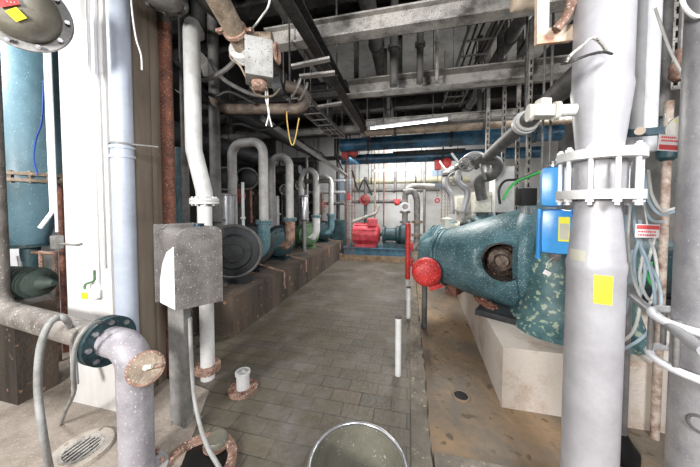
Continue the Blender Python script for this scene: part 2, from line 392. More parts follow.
# ---------------- white S-bend pipe
b = AZ(208, 378, 0); tt = 2.28
up = lambda px, py: D(px, py, tt)
t_ = thing('offset_riser_pipe', 'white riser pipe with a sideways offset bend and floor flange', 'pipe', b)
zf = up(210, 199).z
x1 = up(211, 199); x2 = up(192, 60)
MB().pipe([(b.x,b.y,0.0), (b.x,b.y, zf)], .058, 0, 24).build('lower_pipe', white_p, t_)
MB().pipe([(b.x,b.y, zf), (b.x,b.y, up(0,192).z), (x2.x, x2.y, up(0,150).z), (x2.x, x2.y, up(0,24).z), (x2.x-.35, x2.y+.45, up(0,-6).z)], .066, .17, 24).build('upper_pipe', white_p, t_)
flange('flange', (b.x,b.y,zf-.02), (0,0,1), .058, .115, .022, white_p, t_, 8)
flange('floor_flange', (b.x,b.y,.1), (0,0,1), .058, .105, .022, rust_pink, t_, 6)
MB().pipe([(x2.x-.35, x2.y+.45, up(0,-6).z), (x2.x-.35, x2.y+.45, ZC)], .064, 0, 20).build('pipe_to_ceiling', pipe_dark, t_)

# ---------------- speckled curved cover on post
pc = AZ(182, 424, 0)
t_ = thing('machine_guard_cover', 'speckled grey arch-topped sheet metal cover box on a post', 'cover box', pc)
# front plate corners
A = D(176, 311, 1.50); B = D(223, 298, 1.66)
fr = (V((B.x,B.y,0))-V((A.x,A.y,0))); w = fr.length; fr.normalize(); back = V((-fr.y, fr.x, 0))
if back.dot(V((0,1,0))) < 0: back = -back
BK = D(155, 270, 1.66); back = V((BK.x-A.x, BK.y-A.y, 0)); dep = back.length; back.normalize()
zb = zof(311,1.50); zt = zof(228,1.5); zbB = zb + .0
o0 = V((A.x, A.y, 0))
prof = []
nn = 12; rc = .10
prof = [(0, zb), (w, zb)]
for k in range(nn+1):
    a = math.pi/2*k/nn; prof.append((w-rc*.5+rc*.5*math.sin(math.pi/2-a+0) if False else w - rc*.5 + rc*.5*math.cos(a), zt-rc*.5+rc*.5*math.sin(a)))
for k in range(nn+1):
    a = math.pi/2*k/nn; prof.append((rc - rc*math.sin(a), zt-rc+rc*math.cos(a)))
poly = [o0 + fr*x + V((0,0,z)) for x, z in prof]
MB().prism(poly, (0,0,0), back*.012).build('front_plate', box_metal, t_)
poly2 = [o0 + back*.012 + fr*(x*.96+.01) + V((0,0,z)) for x, z in prof]
MB().prism(poly2, (0,0,0), back*(dep-.03)).build('body', box_metal, t_)
MB().prism([o0+back*(dep-.012)+fr*(-.004)+V((0,0,zb-.005)), o0+back*(dep-.012)+fr*(w*.9)+V((0,0,zb-.005)), o0+back*(dep-.012)+fr*(w*.9)+V((0,0,zt+.01)), o0+back*(dep-.012)-fr*.004+V((0,0,zt+.01))], (0,0,0), back*.01).build('back_plate', box_metal, t_)
sidef = o0+fr*.006
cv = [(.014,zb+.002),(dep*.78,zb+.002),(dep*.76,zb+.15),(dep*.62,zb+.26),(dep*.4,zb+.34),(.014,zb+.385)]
tag(MB().prism([sidef+back*x_+V((0,0,z_)) for x_, z_ in cv], (0,0,0), -fr*.004).build('painted_reflection', white_clean, t_), 'curved white painted reflection on the left side of the cover', None)
# white plate on the left side paints in a bright reflection
hx = o0 + fr*(w*.6) + back*.06
MB().cyl((hx.x,hx.y,zt-.01),(hx.x,hx.y,zt+.018),.03).build('cap_plug', blue_pipe, t_)
MB().section((pc.x,pc.y,0.0),(pc.x,pc.y,zb+.05), [(-.065,-.03),(.065,-.03),(.065,.03),(-.065,.03)], up=(0,1,0)).build('post', steel_grey, t_)
MB().box((pc.x,pc.y+.0,.006),(.2,.16,.012)).bolts((pc.x,pc.y+.02,.03),(0,0,1),.075,4,.01,.03,.5).build('base_plate', steel_grey, t_)
hz = [D(190,318,1.6), D(191,350,1.6), D(194,395,1.58), D(200,425,1.5), D(208,448,1.42), D(219,467,1.36), AZ(236,500,.02)]
run('flexible_hose', 'pale grey hose dropping from the arch-topped cover box to the floor', 'hose', smooth(hz), .012, hose_m, 0, n=10)

# ---------------- foreground elbow pipe
t_ = thing('elbow_pipe', 'large pale grey elbow pipe turning down to the floor at front left', 'pipe', (-1.47, 1.08, 0))
fx = V((-1.70, 1.105, .765))
MB().pipe([(-3.02,1.25,ZC), (-3.02,1.25,.765), fx], .075, .17, 28).build('feed_pipe', mat('grimy_feed_pipe',(146,140,134),(104,97,92),6,.4,.64,.5,.1,.15,spots=(205,202,198),sscale=30,sthr=.62), t_)
MB().pipe([fx, (-1.47,1.08,.765), (-1.47,1.08,0)], .08, .2, 28).build('elbow', mat('mauve_grey_elbow',(166,162,168),(132,128,132),5,.4,.66,.5,.1,.12,spots=(196,194,198),sscale=34,sthr=.62), t_)
dd = V((1, -.05, 0))
f = MB().ring(fx-dd*.018, dd, .07, .135, .026).ring(fx+dd*.018, dd, .07, .135, .026).build('flange', teal_dark, t_)
bolt_parts(fx, dd, .108, 8, .014, .1, m=stainless, parent=f)
MB().ring((-1.47,1.08,.03),(0,0,1),.078,.14,.025).build('base_flange', pipe_grey, t_)
bolt_parts((-1.47,1.08,.045),(0,0,1),.112,8,.013,.06, m=rust_pink, parent=t_)
# sampling valve on elbow
vv = D(146, 368, 1.27)
t_ = thing('pressure_gauge', 'round brown lidded gauge stuck on the front left elbow pipe', 'gauge', vv)
gd = (V((0,0,1.55))-vv).normalized()
MB().lathe(vv-gd*.06, gd, [(0,.03),(.03,.03),(.03,.08),(.05,.083),(.065,.08),(.07,.07)]).build('gauge_body', rust_pink, t_)
MB().lathe(vv+gd*.008, gd, [(0,.068),(.004,.068)]).build('dial', brown, t_)
sd = V((ca, sa, 0))
MB().cyl(vv+gd*.02-sd*.005, vv+gd*.02+sd*.03+V((0,0,.008)), .011, n=10).sphere(vv+gd*.024, .014).build('cock', valve_w, t_)
MB().cyl(vv+sd*.035, vv+sd*.09+V((0,0,.02)), .006, n=8).build('lever', rust_pink, t_)
# hoses draped over pipe
run('draped_hose', 'grey hose looped over the horizontal pipe left of the white column foot', 'hose',
    smooth([AZ(52,480,.02), D(44,440,1.25), D(38,390,1.28), D(40,350,1.3), D(48,326,1.32), D(58,318,1.36), D(68,322,1.42), D(73,345,1.72), D(76,385,1.68)]), .016, hose_m, 0, n=12)
run('draped_hose', 'grey hose curling around the teal flange down to the pale floor', 'hose',
    smooth([D(120,328,1.62), D(104,322,1.45), D(88,327,1.27), D(76,345,1.25), D(73,372,1.3), D(74,392,1.38), D(66,410,1.52), AZ(61,424,.02)]), .010, hose_m, 0, n=12)

# ---------------- drains on the left
q = AZ(82, 452, .014)
t_ = thing('floor_grate', 'round slotted floor grate in the pale concrete at front left', 'drain grate', q)
MB().ring(q+V((0,0,.012)), (0,0,1), .105, .15, .024).build('rim', conc, t_)
MB().lathe(q, (0,0,1), [(0,.106),(.004,.106)]).build('pit_shade', hole_dark, t_)
g = MB(); g.ring(q+V((0,0,.02)), (0,0,1), .085, .106, .012)
for k in range(-3, 4):
    hh = math.sqrt(.09**2-(k*.027)**2); g.box(q+V((k*.027, 0, .02)), (.011, 2*hh, .006))
g.build('grate_bars', steel_light, t_)
q = AZ(197, 470, 0)
t_ = thing('sump_opening', 'dark round sump opening with rusty rim on the aisle floor', 'drain', q)
MB().ring(q+V((0,0,.02)), (0,0,1), .165, .215, .03).build('rim', rust_pink, t_)
MB().lathe(q, (0,0,1), [(0,.17),(.008,.17)]).build('pit_shade', hole_dark, t_)
q = AZ(217, 446, 0)
t_ = thing('capped_stub', 'short round olive capped stub beside the dark sump opening', 'pipe stub', q)
MB().lathe(q, (0,0,1), [(0,.065),(.05,.065),(.06,.058)]).build('cap', drum_m, t_)
MB().ring(q+V((0,0,.02)),(0,0,1),.06,.08,.012).build('collar', rust_pink, t_)

# ---------------- white floor stub with flange
q = AZ(243, 390, 0)
t_ = thing('floor_pipe_stub', 'short open white pipe stub with a bolted flange on the aisle floor', 'pipe stub', q)
MB().ring(q+V((0,0,.085)), (0,0,1), .04, .052, .15).ring(q+V((0,0,.15)),(0,0,1),.04,.06,.02).build('stub', white_p, t_)
f = MB().ring(q+V((0,0,.012)), (0,0,1), .045, .115, .022).build('base_flange', rust_pink, t_)
bolt_parts(q+V((0,0,.03)), (0,0,1), .088, 6, .012, .03, m=rust, parent=f)
MB().lathe(q+V((0,0,.1)),(0,0,1),[(0,.041),(.004,.041)]).build('bore_shade', hole_dark, t_)  # dark disc painting the shade inside the open stub

# ---------------- posts by the kerb
q = AZ(398, 375, 0)
t_ = thing('kerb_post', 'short plain white tube post beside the trench kerb, nearest one', 'post', q)
MB().cyl(q, q+V((0,0,.53)), .028, n=16).build('tube', white_p, t_)
MB().lathe(q+V((0,0,.53)), (0,0,1), [(0,.03),(.012,.03)]).build('end_cap', steel_dark, t_)
q = AZ(408.5, 318, 0)
t_ = thing('kerb_post', 'short white tube post in front of the tall red post', 'post', q)
MB().cyl(q, q+V((0,0,.42)), .03, n=16).build('tube', white_p, t_)
MB().lathe(q+V((0,0,.42)), (0,0,1), [(0,.032),(.01,.032)]).build('end_cap', steel_dark, t_)
q = AZ(407.5, 300, 0)
t_ = thing('red_post', 'tall red painted post with a white foot by the kerb', 'post', q)
MB().cyl(q, q+V((0,0,.35)), .034, n=16).build('white_foot', white_p, t_)
MB().cyl(q+V((0,0,.35)), q+V((0,0,1.25)), .042, n=16).build('red_sleeve', red_p, t_)
f = MB().rbox(q+V((.06,0,.62)), (.05,.06,.12), bev=.01).rbox(q+V((.06,0,.88)), (.05,.06,.12), bev=.01).build('side_brackets', red_p, t_)

# ---------------- drum bottom centre
q = V((-.195, .985, 0))
t_ = thing('open_drum', 'open olive grey drum with a pale rolled rim at bottom centre', 'drum', q)
MB().lathe(q, (0,0,1), [(0,.15),(.01,.175),(.49,.193),(.49,.188),(.06,.168),(.055,.01)], 48, False).build('drum_wall', drum_m, t_)
MB().torus(q+V((0,0,.495)), (0,0,1), .195, .008, 64, 12).build('rim', stainless, t_)

# ---------------- left plinth + pumps
t0 = MB(); t0.prism([(-1.98,2.55,0),(-1.90,7.6,0),(-3.6,7.6,0),(-3.6,2.55,0)], (0,0,0), (0,0,.48))
tag(t0.build('pump_plinth', conc_dark), 'long grimy concrete plinth under the row of pumps left of the aisle', 'plinth')
arch_m = mat('scuffed_pale_pipe', (176,174,172), (140,137,134), 6, .4, .7, .5, .1, .1, spots=(206,206,206), sscale=50, sthr=.64)
def arch_pipe(px, t, label, span, ztop, first):
    b = D(px, 222, t)
    th = thing('arch_pipe', label, 'pipe', b, 'white arched pipes rising from the pumps')
    r = .074
    MB().pipe([(b.x,b.y,1.27),(b.x,b.y,ztop),(b.x-span,b.y+.05,ztop),(b.x-span,b.y+.05,.9 if not first else 1.0)], r, .2, 22).build('arch', arch_m, th)
    f = MB().ring((b.x,b.y,1.285),(0,0,1),r*.95,.13,.024).ring((b.x,b.y,1.255),(0,0,1),r*.95,.13,.024).build('flange', teal, th)
    bolt_parts((b.x,b.y,1.27),(0,0,1),.108,8,.012,.09, m=steel_grey, parent=f)
    return b
arches = [(264,4.17,'nearest and tallest white arched pipe rising from the pump row',.62,2.58),
          (290,5.0,'second white arched pipe from the camera above the pump row',.42,2.5),
          (316,6.35,'third white arched pipe from the camera above the pump row',.42,2.42),
          (331,7.35,'farthest of the four white arched pipes above the pump row',.42,2.35)]
ab = []
for i, (px, t, lb, sp, zt_) in enumerate(arches): ab.append(arch_pipe(px, t, lb, sp, zt_, i == 0))
ax = V((.72,-.69,0)).normalized()
def pump(b, label, casing, elbow, R, grp):
    base = V((b.x-.35, b.y, .48))
    th = thing('volute_pump', label, 'pump', base, grp)
    c = V((b.x-.22, b.y-.02, .48+R+.04))
    MB().lathe(c-ax*.17, ax, [(0,.1),(.02,R*.6),(.05,R*.9),(.12,R),(.22,R),(.29,R*.9),(.33,R*.55),(.34,.1)], 36).build('volute_casing', casing, th)
    MB().torus(c, ax, R*.93, .035, 40).bolts(c+ax*.16, ax, R*.72, 12, .014, .05).build('casing_rim', casing, th)
    MB().pipe([(b.x,b.y,1.24),(b.x,b.y,.88),(b.x-.1,b.y-.02,.72),(c.x+ax.x*.16, c.y+ax.y*.16, c.z)], .098, .2, 22).build('discharge_elbow', elbow, th)
    MB().lathe(c-ax*.85, ax, [(0,.12),(.02,.17),(.4,.17),(.42,.1),(.7,.08)], 24).build('motor', teal_dark, th)
    MB().box((c.x,c.y,.5),(R*1.2,.24,.04)).box((c.x-ax.x*.6,c.y-ax.y*.6,.58),(.3,.3,.2)).build('foot', casing, th)
    MB().pipe([c+ax*.1+V((.1,0,-R*.8)), V((-1.86, c.y-.15, .52)), V((-1.85, c.y-.17, .3))], .014, .03, 8).build('drain_tail', rust_pink, th)
g_ = 'pumps along the left plinth'
pump(ab[0], 'nearest pump with sooty black casing and teal elbow on the left plinth', blk_cast, teal, .36, g_)
pump(ab[1], 'second pump with dark teal casing and pink white elbow', teal_dark, rust_pink, .31, g_)
pump(ab[2], 'third pump with green casing and white elbow', green_p, white_p, .3, g_)
pump(ab[3], 'farthest pump of the left row with a teal elbow', teal_dark, teal, .28, g_)
# extra large dark casing nearest
b = D(234, 262, 3.55)
t_ = thing('fan_casing', 'large sooty round casing on the left plinth just behind the cover box', 'casing', (b.x,b.y,.48))
ax2 = V((.55,-.83,0)).normalized()
MB().lathe((b.x-ax2.x*.2,b.y-ax2.y*.2,.90), ax2, [(0,.2),(.02,.34),(.04,.37),(.20,.37),(.22,.34),(.23,.25),(.30,.22),(.31,.12),(.36,.12),(.37,.05)], 40).build('casing', blk_cast, t_)
MB().torus((b.x-ax2.x*.0,b.y-ax2.y*.0,.90), ax2, .36, .025, 48).build('rim', pipe_dark, t_)
MB().box((b.x,b.y,.51),(.5,.2,.06)).build('foot', blk_cast, t_)
# stainless pots above casings
for px, t, h, lb in ((226,3.9,.5,'stainless canister standing behind the sooty round casing'), (304,5.9,.55,'slim stainless canister between second and third arched pipes')):
    c = D(px, 222, t); r = .13 if px == 226 else .09
    th = thing('canister', lb, 'canister', (c.x,c.y,.48), 'stainless canisters behind the pumps')
    MB().lathe((c.x,c.y,.48),(0,0,1),[(0,.05),(.7,.05),(.72,r),(.72+h,r),(.75+h,r*.8)],24).build('body', stainless, th)
    MB().ring((c.x,c.y,1.22),(0,0,1),r*.9,r+.03,.02).ring((c.x,c.y,1.2+h),(0,0,1),r*.9,r+.03,.02).build('bands', steel_grey, th)
# vertical thin pipes among the pumps
thin = [(216,3.3,'dark grey riser right behind the white offset riser',.065,pipe_dark,3.9),
        (243,3.95,'thin white standpipe behind the nearest arched pipe',.022,white_p,1.9),
        (251,4.3,'thin rusty standpipe left of the nearest arched pipe',.02,rust,1.8),
        (277,5.6,'short grey standpipe right of the nearest arched pipe',.05,pipe_grey,1.75),
        (307,6.9,'slim grey standpipe left of the third arched pipe',.04,steel_grey,2.9),
        (322,7.4,'rusty slim standpipe between third and fourth arched pipes',.03,rust_pink,1.9),
        (186,2.7,'slim grey pipe glimpsed left of the white offset riser',.035,pipe_dark,3.9),
        (179,2.9,'teal slim pipe glimpsed beside the rusty pipe',.03,teal_dark,2.2)]
for px, t, lb, r, m, zt_ in thin:
    c = D(px, 205, t); z0 = .48 if c.x < -1.98 and 2.55 < c.y < 7.6 and c.x > -3.6 else 0
    th = thing('standpipe', lb, 'pipe', (c.x,c.y,z0), 'standpipes behind the left pumps')
    MB().cyl((c.x,c.y,z0),(c.x,c.y,zt_), r, n=16).build('tube', m, th)
    MB().ring((c.x,c.y,1.35),(0,0,1),r*.95,r*1.7,.03).ring((c.x,c.y,z0+.02),(0,0,1),r*.95,r*1.8,.03).build('collars', m, th)
# dim vessels behind
for px, py, t, r, lb, m in ((224,178,4.6,.2,'left one of two dim round vessel ends above the pump row',blk_cast), (246,178,4.9,.2,'right one of two dim round vessel ends above the pump row',blk_cast)):
    c = D(px, py, t); th = thing('vessel_end', lb, 'vessel', (c.x,c.y,c.z-r), 'dim round vessels behind the pumps')
    a3 = V((.4,-.9,0)).normalized()
    MB().lathe(c-a3*1.0, a3, [(.75,r*.9),(.9,r),(.95,r*.85),(1.0,r*.5),(1.02,.02)], 28).build('shell', m, th)
    MB().torus(c-a3*.1, a3, r, .02).build('rim', steel_grey, th)
    MB().section(c+V((0,.3,-r-.0)), V((c.x, c.y+.3, .48 if c.x>-3.6 else 0)), ISEC(.06,.06,.01), up=(0,1,0)).build('stand', pipe_dark, th)

# far left tank & stuff
c = D(26, 150, 2.55)
t_ = thing('cone_tank', 'pale teal cone-bottomed tank left of the white column', 'tank', (c.x,c.y,0))
MB().lathe((c.x,c.y,1.15), (0,0,1), [(0,.12),(.03,.13),(.6,.26),(.62,.26)],36).build('cone', teal_l, t_)
MB().lathe((c.x,c.y,1.77), (0,0,1), [(0,.27),(2.1,.27),(2.2,.2)],36).build('shell', teal_l, t_)
MB().ring((c.x,c.y,1.78),(0,0,1),.24,.31,.03).ring((c.x,c.y,1.84),(0,0,1),.24,.31,.03).bolts((c.x,c.y,1.81),(0,0,1),.29,16,.012,.11).build('rim', brown, t_)
lg = MB()
for k in range(3):
    a = 2*math.pi*k/3+.5; e = V((math.cos(a), math.sin(a), 0))*.25
    MB().cyl((c.x+e.x,c.y+e.y,0),(c.x+e.x*1.0,c.y+e.y*1.0,1.8),.022,n=10).build('leg', rust, t_)
MB().cyl((c.x,c.y,.6),(c.x,c.y,1.16),.07,n=16).ring((c.x,c.y,1.15),(0,0,1),.07,.15,.03).build('outlet', teal_dark, t_)
c = D(12, 215, 2.6)
t_ = thing('wall_cabinet', 'white cabinet panel left of the pale teal tank', 'cabinet', (c.x-.2,c.y+.2,0))
MB().rbox((c.x-.2,c.y+.3,.85),(.5,.3,1.7),bev=.01).build('body', white_p, t_)
MB().box((c.x-.2,c.y+.145,1.0),(.44,.012,1.3)).build('door_panel', white_clean, t_)
c = D(24, 283, 2.05)
t_ = thing('small_motor', 'dark green ribbed motor under the pale teal tank', 'motor', (c.x,c.y,0))
m_ = MB()
m_.lathe((c.x-.25,c.y,c.z), (1,.1,0), [(0,.08),(.03,.11),(.38,.11),(.4,.06),(.5,.02)], 20)
for k in range(10): m_.ring((c.x-.2+k*.033,c.y+k*.003,c.z),(1,.1,0),.1,.125,.008)
m_.build('motor_body', mat('dark_olive_motor',(62,74,68),(40,48,46),8), t_)
MB().rbox((c.x-.02,c.y,c.z-.13),(.3,.2,.05),bev=.005).build('foot', pipe_dark, t_)
MB().box((c.x-.02,c.y,(c.z-.155)/2),(.3,.24,c.z-.155)).build('pedestal', conc_dark, t_)
c = D(42, 282, 2.5)
t_ = thing('small_rack', 'pinkish red pipe rack under the pale teal tank next to the column', 'rack', (c.x,c.y,0))
m_ = MB()
for dx in (-.2,0,.2): m_.cyl((c.x+dx,c.y,0),(c.x+dx,c.y,1.1),.018,n=8)
for z in (.45,.8,1.08): m_.cyl((c.x-.2,c.y,z),(c.x+.2,c.y,z),.018,n=8)
m_.build('rack_frame', rust_pink, t_)
MB().pipe(smooth([(c.x-.2,c.y-.05,1.05),(c.x-.05,c.y-.07,.6),(c.x+.1,c.y-.06,.9),(c.x+.18,c.y-.04,.5)]),.02,0,10).build('hung_hose', hose_m, t_)
run('blue_cable', 'thin blue cable curving down left of the white column', 'cable', smooth([D(44,80,2.3), D(42,120,2.3), D(36,140,2.3), D(34,160,2.3), D(38,175,2.3)]), .006, mat('blue_cable',(50,90,190),bump=0), 0, n=8)

# top-left domed valve bonnet
c = D(12, 2, 1.30); gd = (V((0,0,1.55))-c).normalized(); gd = (gd+V((0,0,.28))-V((ca,sa,0))*.3).normalized()
t_ = thing('domed_valve_cover', 'big round domed cover with red and yellow stickers at top left', 'valve', c)
MB().lathe(c-gd*.10, gd, [(0,.1),(.0,.15),(.03,.15),(.05,.148),(.09,.13),(.13,.1),(.15,.06),(.158,.01)], 40).build('dome', mat('khaki_enamel',(140,136,124),(110,106,94),6,rough=.4,bump=.1), t_)
f = MB().ring(c-gd*.12, gd, .1, .19, .03).build('flange_plate', steel_grey, t_)
bolt_parts(c-gd*.10, gd, .172, 10, .011, .05, m=stainless, parent=f)
MB().cyl(c-gd*.13, (c-gd*.4).xyz, .07).build('neck', steel_grey, t_)
e_ = c-gd*.38; MB().cyl(e_, (e_.x,e_.y,ZC), .07).build('hanging_pipe', pipe_dark, t_)
def sticker(name, c0, dirn, along, w, h, m, parent, off):
    x = V(along).normalized(); y = dirn.cross(x).normalized(); x = y.cross(dirn).normalized()
    mb = MB(); p0 = c0+dirn*off; mb.prism([p0-x*w/2-y*h/2, p0+x*w/2-y*h/2, p0+x*w/2+y*h/2, p0-x*w/2+y*h/2], (0,0,0), dirn*.002)
    return mb.build(name, m, parent)
xx = V((ca,sa,0)); yyv = gd.cross(xx).normalized()
sx = (c-gd*.1) + gd*.125; pz = V((0,0,1))
def on_dome(dx, dz, name, w, h, m):
    r_ = math.hypot(dx, dz); ang = r_/.15; n_ = (gd*math.cos(ang) + (xx*dx+pz*dz)/max(r_,1e-4)*math.sin(ang)).normalized()
    sticker(name, c-gd*.1, n_, xx+pz*.3, w, h, m, t_, .168)
on_dome(.03, -.075, 'yellow_sticker', .05, .045, yellow)
on_dome(-.0, -.02, 'red_sticker', .08, .035, red_p)
# valve top beyond column (140-180, 0-18)
c = D(163, -2, 1.9)
t_ = thing('overhead_valve', 'dark bolted valve body at the top edge above the rusty pipe', 'valve', c)
MB().lathe(c+V((0,0,-.05)), (0,0,1), [(0,.05),(.02,.1),(.05,.13),(.08,.13),(.1,.08),(.3,.07)],28).build('valve_body', steel_grey, t_)
MB().ring(c,(0,0,1),.1,.16,.025).bolts(c,(0,0,1),.14,8,.012,.06).build('flange', pipe_dark, t_)
MB().cyl(c+V((0,0,.24)), (c.x,c.y,ZC), .06).build('hanging_pipe', pipe_dark, t_)

# ================================================================= OVERHEAD
o = MB().section((-.85,.3,2.98),(-.85,5.65,2.98), CSEC(.1,.14,.014)).build('long_channel_beam', steel_dark); tag(o,'long dark speckled channel beam running down the aisle overhead','beam')
hang = []
for i, (yy, w) in enumerate(((1.3,'near'),(3.0,'middle'),(5.3,'far'))):
    tag(MB().cyl((-.85,yy,3.1),(-.85,yy,ZC-.0),.012,n=8).build('hanger_rod', steel_grey), f'thin hanger rod at the {w} part of the long dark channel beam','rod','hanger rods of the channel beam')
# cross beams
def crossbeam(p0, p1, z, Y, sec, m, name, label):
    a = AY(p0, 100, Y).x; b_ = AY(p1, 100, Y).x
    return tag(MB().section((a,Y,z),(b_,Y,z), sec).build(name, m), label, 'beam', None)
crossbeam(268, 620, 3.14, 2.42, ISEC(.13,.18,.016), steel_light, 'cross_beam', 'light speckled cross beam nearest the camera')
crossbeam(348, 640, 3.05, 3.5, CSEC(.16,.2,.016), steel_light, 'cross_beam', 'second cross beam, broad pale steel, behind the nearest one')
crossbeam(366, 560, 2.94, 4.5, ISEC(.1,.1,.012), steel_light, 'cross_beam', 'thin pale cross beam behind the fluorescent lamp')
crossbeam(372, 600, 3.2, 3.95, ISEC(.1,.12,.012), pipe_dark, 'cross_beam', 'dark brownish cross beam above the fluorescent lamp')
crossbeam(190, 420, 3.3, 4.05, ISEC(.1,.12,.012), steel_dark, 'cross_beam', 'dark cross beam above the left pumps')
crossbeam(180, 360, 3.05, 5.2, ISEC(.12,.12,.012), steel_grey, 'cross_beam', 'grey cross beam behind the nearest arched pipe')
crossbeam(200, 346, 2.75, 6.6, ISEC(.1,.1,.012), steel_dark, 'cross_beam', 'low dark cross beam over the farther arched pipes')
for i,(px,Y,z,lab) in enumerate(((300,2.42,3.3,'left end of the nearest cross beam'),(540,2.42,3.3,'right part of the nearest cross beam'),(356,3.5,3.24,'left end of the second cross beam'),(500,3.5,3.24,'right part of the second cross beam'),
      (385,4.5,3.03,'left end of the lamp beam'),(480,4.5,3.03,'right part of the lamp beam'),(400,3.95,3.3,'left part of the dark brownish beam'),(520,3.95,3.3,'right part of the dark brownish beam'),
      (250,4.05,3.4,'beam above the left pumps'),(230,5.2,3.15,'grey beam behind the nearest arch'),(330,5.2,3.15,'right end of the grey beam behind the nearest arch'),(260,6.6,2.84,'low dark beam'),(335,6.6,2.84,'right end of the low dark beam'))):
    x = AY(px,100,Y).x
    tag(MB().section((x,Y,z),(x,Y,ZC), CSEC(.06,.06,.008), up=(0,1,0)).build('beam_hanger', steel_dark), f'dark steel hanger holding the {lab}', 'hanger', 'beam hangers')
# pipes hanging between beams 1 and 2
for px, r, lb, m in ((394,.05,'left grey drop pipe above the second cross beam',pipe_dark),(420,.04,'right grey drop pipe above the second cross beam',pipe_dark),(437,.02,'pale thin drop rod above the second cross beam',steel_light)):
    x = AY(px,60,3.2).x
    th = thing('drop_pipe', lb, 'pipe', (x,3.2,3.0), 'drop pipes above the second cross beam')
    MB().cyl((x,3.2,3.0),(x,3.2,ZC),r,n=16).build('tube', m, th)
    MB().ring((x,3.2,3.45),(0,0,1),r*.9,r*1.5,.04).build('clamp', m, th)
for i,(p0,p1,t,lb) in enumerate((((478,62),(500,18),2.9,'left sloping brace between the two pale beams'),((520,58),(545,15),2.8,'right sloping brace between the two pale beams'))):
    a = D(*p0,t+.6); b_ = D(*p1,t)
    tag(MB().section(a,b_,CSEC(.09,.06,.01)).build('sloping_brace', pipe_dark), lb,'brace','sloping braces overhead')
# light soffit panels
for i,(px0,px1,Y,z,lb) in enumerate(((330,600,2.95,4.0,'pale panel under ceiling between nearest beams'),)):
    pass
# fluorescent lamp 1
a = D(368,129,4.0); b_ = D(450,119,3.75)
def lamp(a, b_, label, r=.014):
    th = thing('fluorescent_lamp', label, 'lamp', (a+b_)/2)
    d = (b_-a).normalized()
    MB().section(a+V((0,0,.03)), b_+V((0,0,.03)), [(-.022,0),(.022,0),(.015,.025),(-.015,.025)]).build('housing', steel_grey, th)
    MB().cyl(a+d*.04, b_-d*.04, r, n=12).build('tube', tube_glow, th)
    MB().box(a+V((0,0,.015)),(.03,.05,.08)).box(b_+V((0,0,.015)),(.03,.05,.08)).build('end_caps', steel_grey, th)
    mm = (a+b_)/2
    for q_ in (a.lerp(b_,.2), a.lerp(b_,.8)):
        MB().cyl(q_+V((0,0,.07)), (q_.x,q_.y,ZC), .006, n=6).build('suspension_rod', steel_dark, th)
lamp(a, b_, 'long fluorescent tube lamp under the beams at upper centre')
lamp(D(373,171,7.6), D(421,168.5,7.2), 'far fluorescent tube lamp under the blue pipes', .02)
# pipes crossing
def xpipe(p0, p1, Y, z, r, m, lb, name='cross_pipe', cat='pipe', dy=0):
    a = AY(p0,150,Y).x; b_ = AY(p1,150,Y).x
    th = thing(name, lb, cat, ((a+b_)/2, Y, z-r))
    MB().cyl((a,Y+dy,z),(b_,Y,z), r, n=24).build('pipe_run', m, th)
    for f_ in (.15,.55,.9):
        x = a+(b_-a)*f_; MB().ring((x,Y+dy*(1-f_),z),(1,0,0),r*.96,r*1.08,.05).cyl((x,Y+dy*(1-f_),z+r),(x,Y+dy*(1-f_),ZC),.01,n=6).build('hanger_clamp', steel_dark, th)
    return th
xpipe(340, 560, 5.82, 2.96, .15, blue_pipe, 'upper thick blue pipe crossing overhead beyond the lamp', dy=.1)
xpipe(342, 540, 6.7, 2.76, .13, blue_pipe, 'lower thick blue pipe crossing overhead with the red hoists')
xpipe(365, 600, 4.9, 2.93, .06, brown, 'thin brownish pipe crossing just behind the lamp')
xpipe(360, 600, 5.3, 3.15, .1, pipe_dark, 'dark pipe crossing above the upper blue pipe')
xpipe(150, 352, 5.7, 3.75, .1, pipe_dark, 'dark pipe crossing above the left pumps')
xpipe(150, 352, 7.0, 3.75, .09, pipe_dark, 'far dark pipe crossing above the left pumps')
xpipe(356, 470, 9.05, 2.4, .11, duct_m, 'cream horizontal duct on the far white wall')
xpipe(352, 402, 8.7, 1.66, .055, pipe_dark, 'grimy horizontal pipe on the far wall behind the red motor')
xpipe(215, 330, 6.1, 2.15, .06, pipe_dark, 'grey horizontal pipe behind the second arch')
xpipe(150, 300, 5.4, 2.35, .1, blk_cast, 'sooty horizontal pipe behind the nearest arch')
# longitudinal pipes, left
def ypipe(X, z, y0, y1, r, m, lb, x1=None, z1=None):
    th = thing('aisle_length_pipe', lb, 'pipe', (X,(y0+y1)/2,z-r), 'overhead pipes running along the aisle')
    a = V((X,y0,z)); b_ = V((x1 if x1 is not None else X,y1,z1 if z1 is not None else z))
    MB().cyl(a,b_,r,n=18).build('pipe_run', m, th)
    for f_ in (.1,.4,.7,.95):
        q_ = a.lerp(b_,f_); MB().ring(q_,b_-a,r*.95,r*1.15,.04).cyl(q_+V((0,0,r)),(q_.x,q_.y,ZC),.01,n=6).build('hanger_clamp', steel_dark, th)
ypipe(-1.75, 3.35, .6, 7.5, .07, pipe_dark, 'dark overhead pipe above the white offset riser')
ypipe(-1.25, 3.5, .6, 7.5, .05, pipe_dark, 'thin dark overhead pipe left of the long channel beam')
ypipe(-2.6, 3.0, 2.0, 7.5, .12, blk_cast, 'thick sooty overhead pipe above the arched pipes')
ypipe(-3.3, 2.6, 2.0, 7.5, .16, blk_cast, 'thickest sooty pipe running along above the left plinth')
a = D(262,118,3.9); b_ = D(347,176,6.4)
run('sloping_channel', 'long grey sloping channel above the arched pipes', 'channel', [a,b_], .05, steel_grey, 0, n=4)
ypipe(-.45, 3.75, .6, 8, .09, pipe_dark, 'dark pipe high above the aisle centre')
ypipe(1.2, 3.6, .6, 8, .08, pipe_dark, 'dark pipe high above the trench')
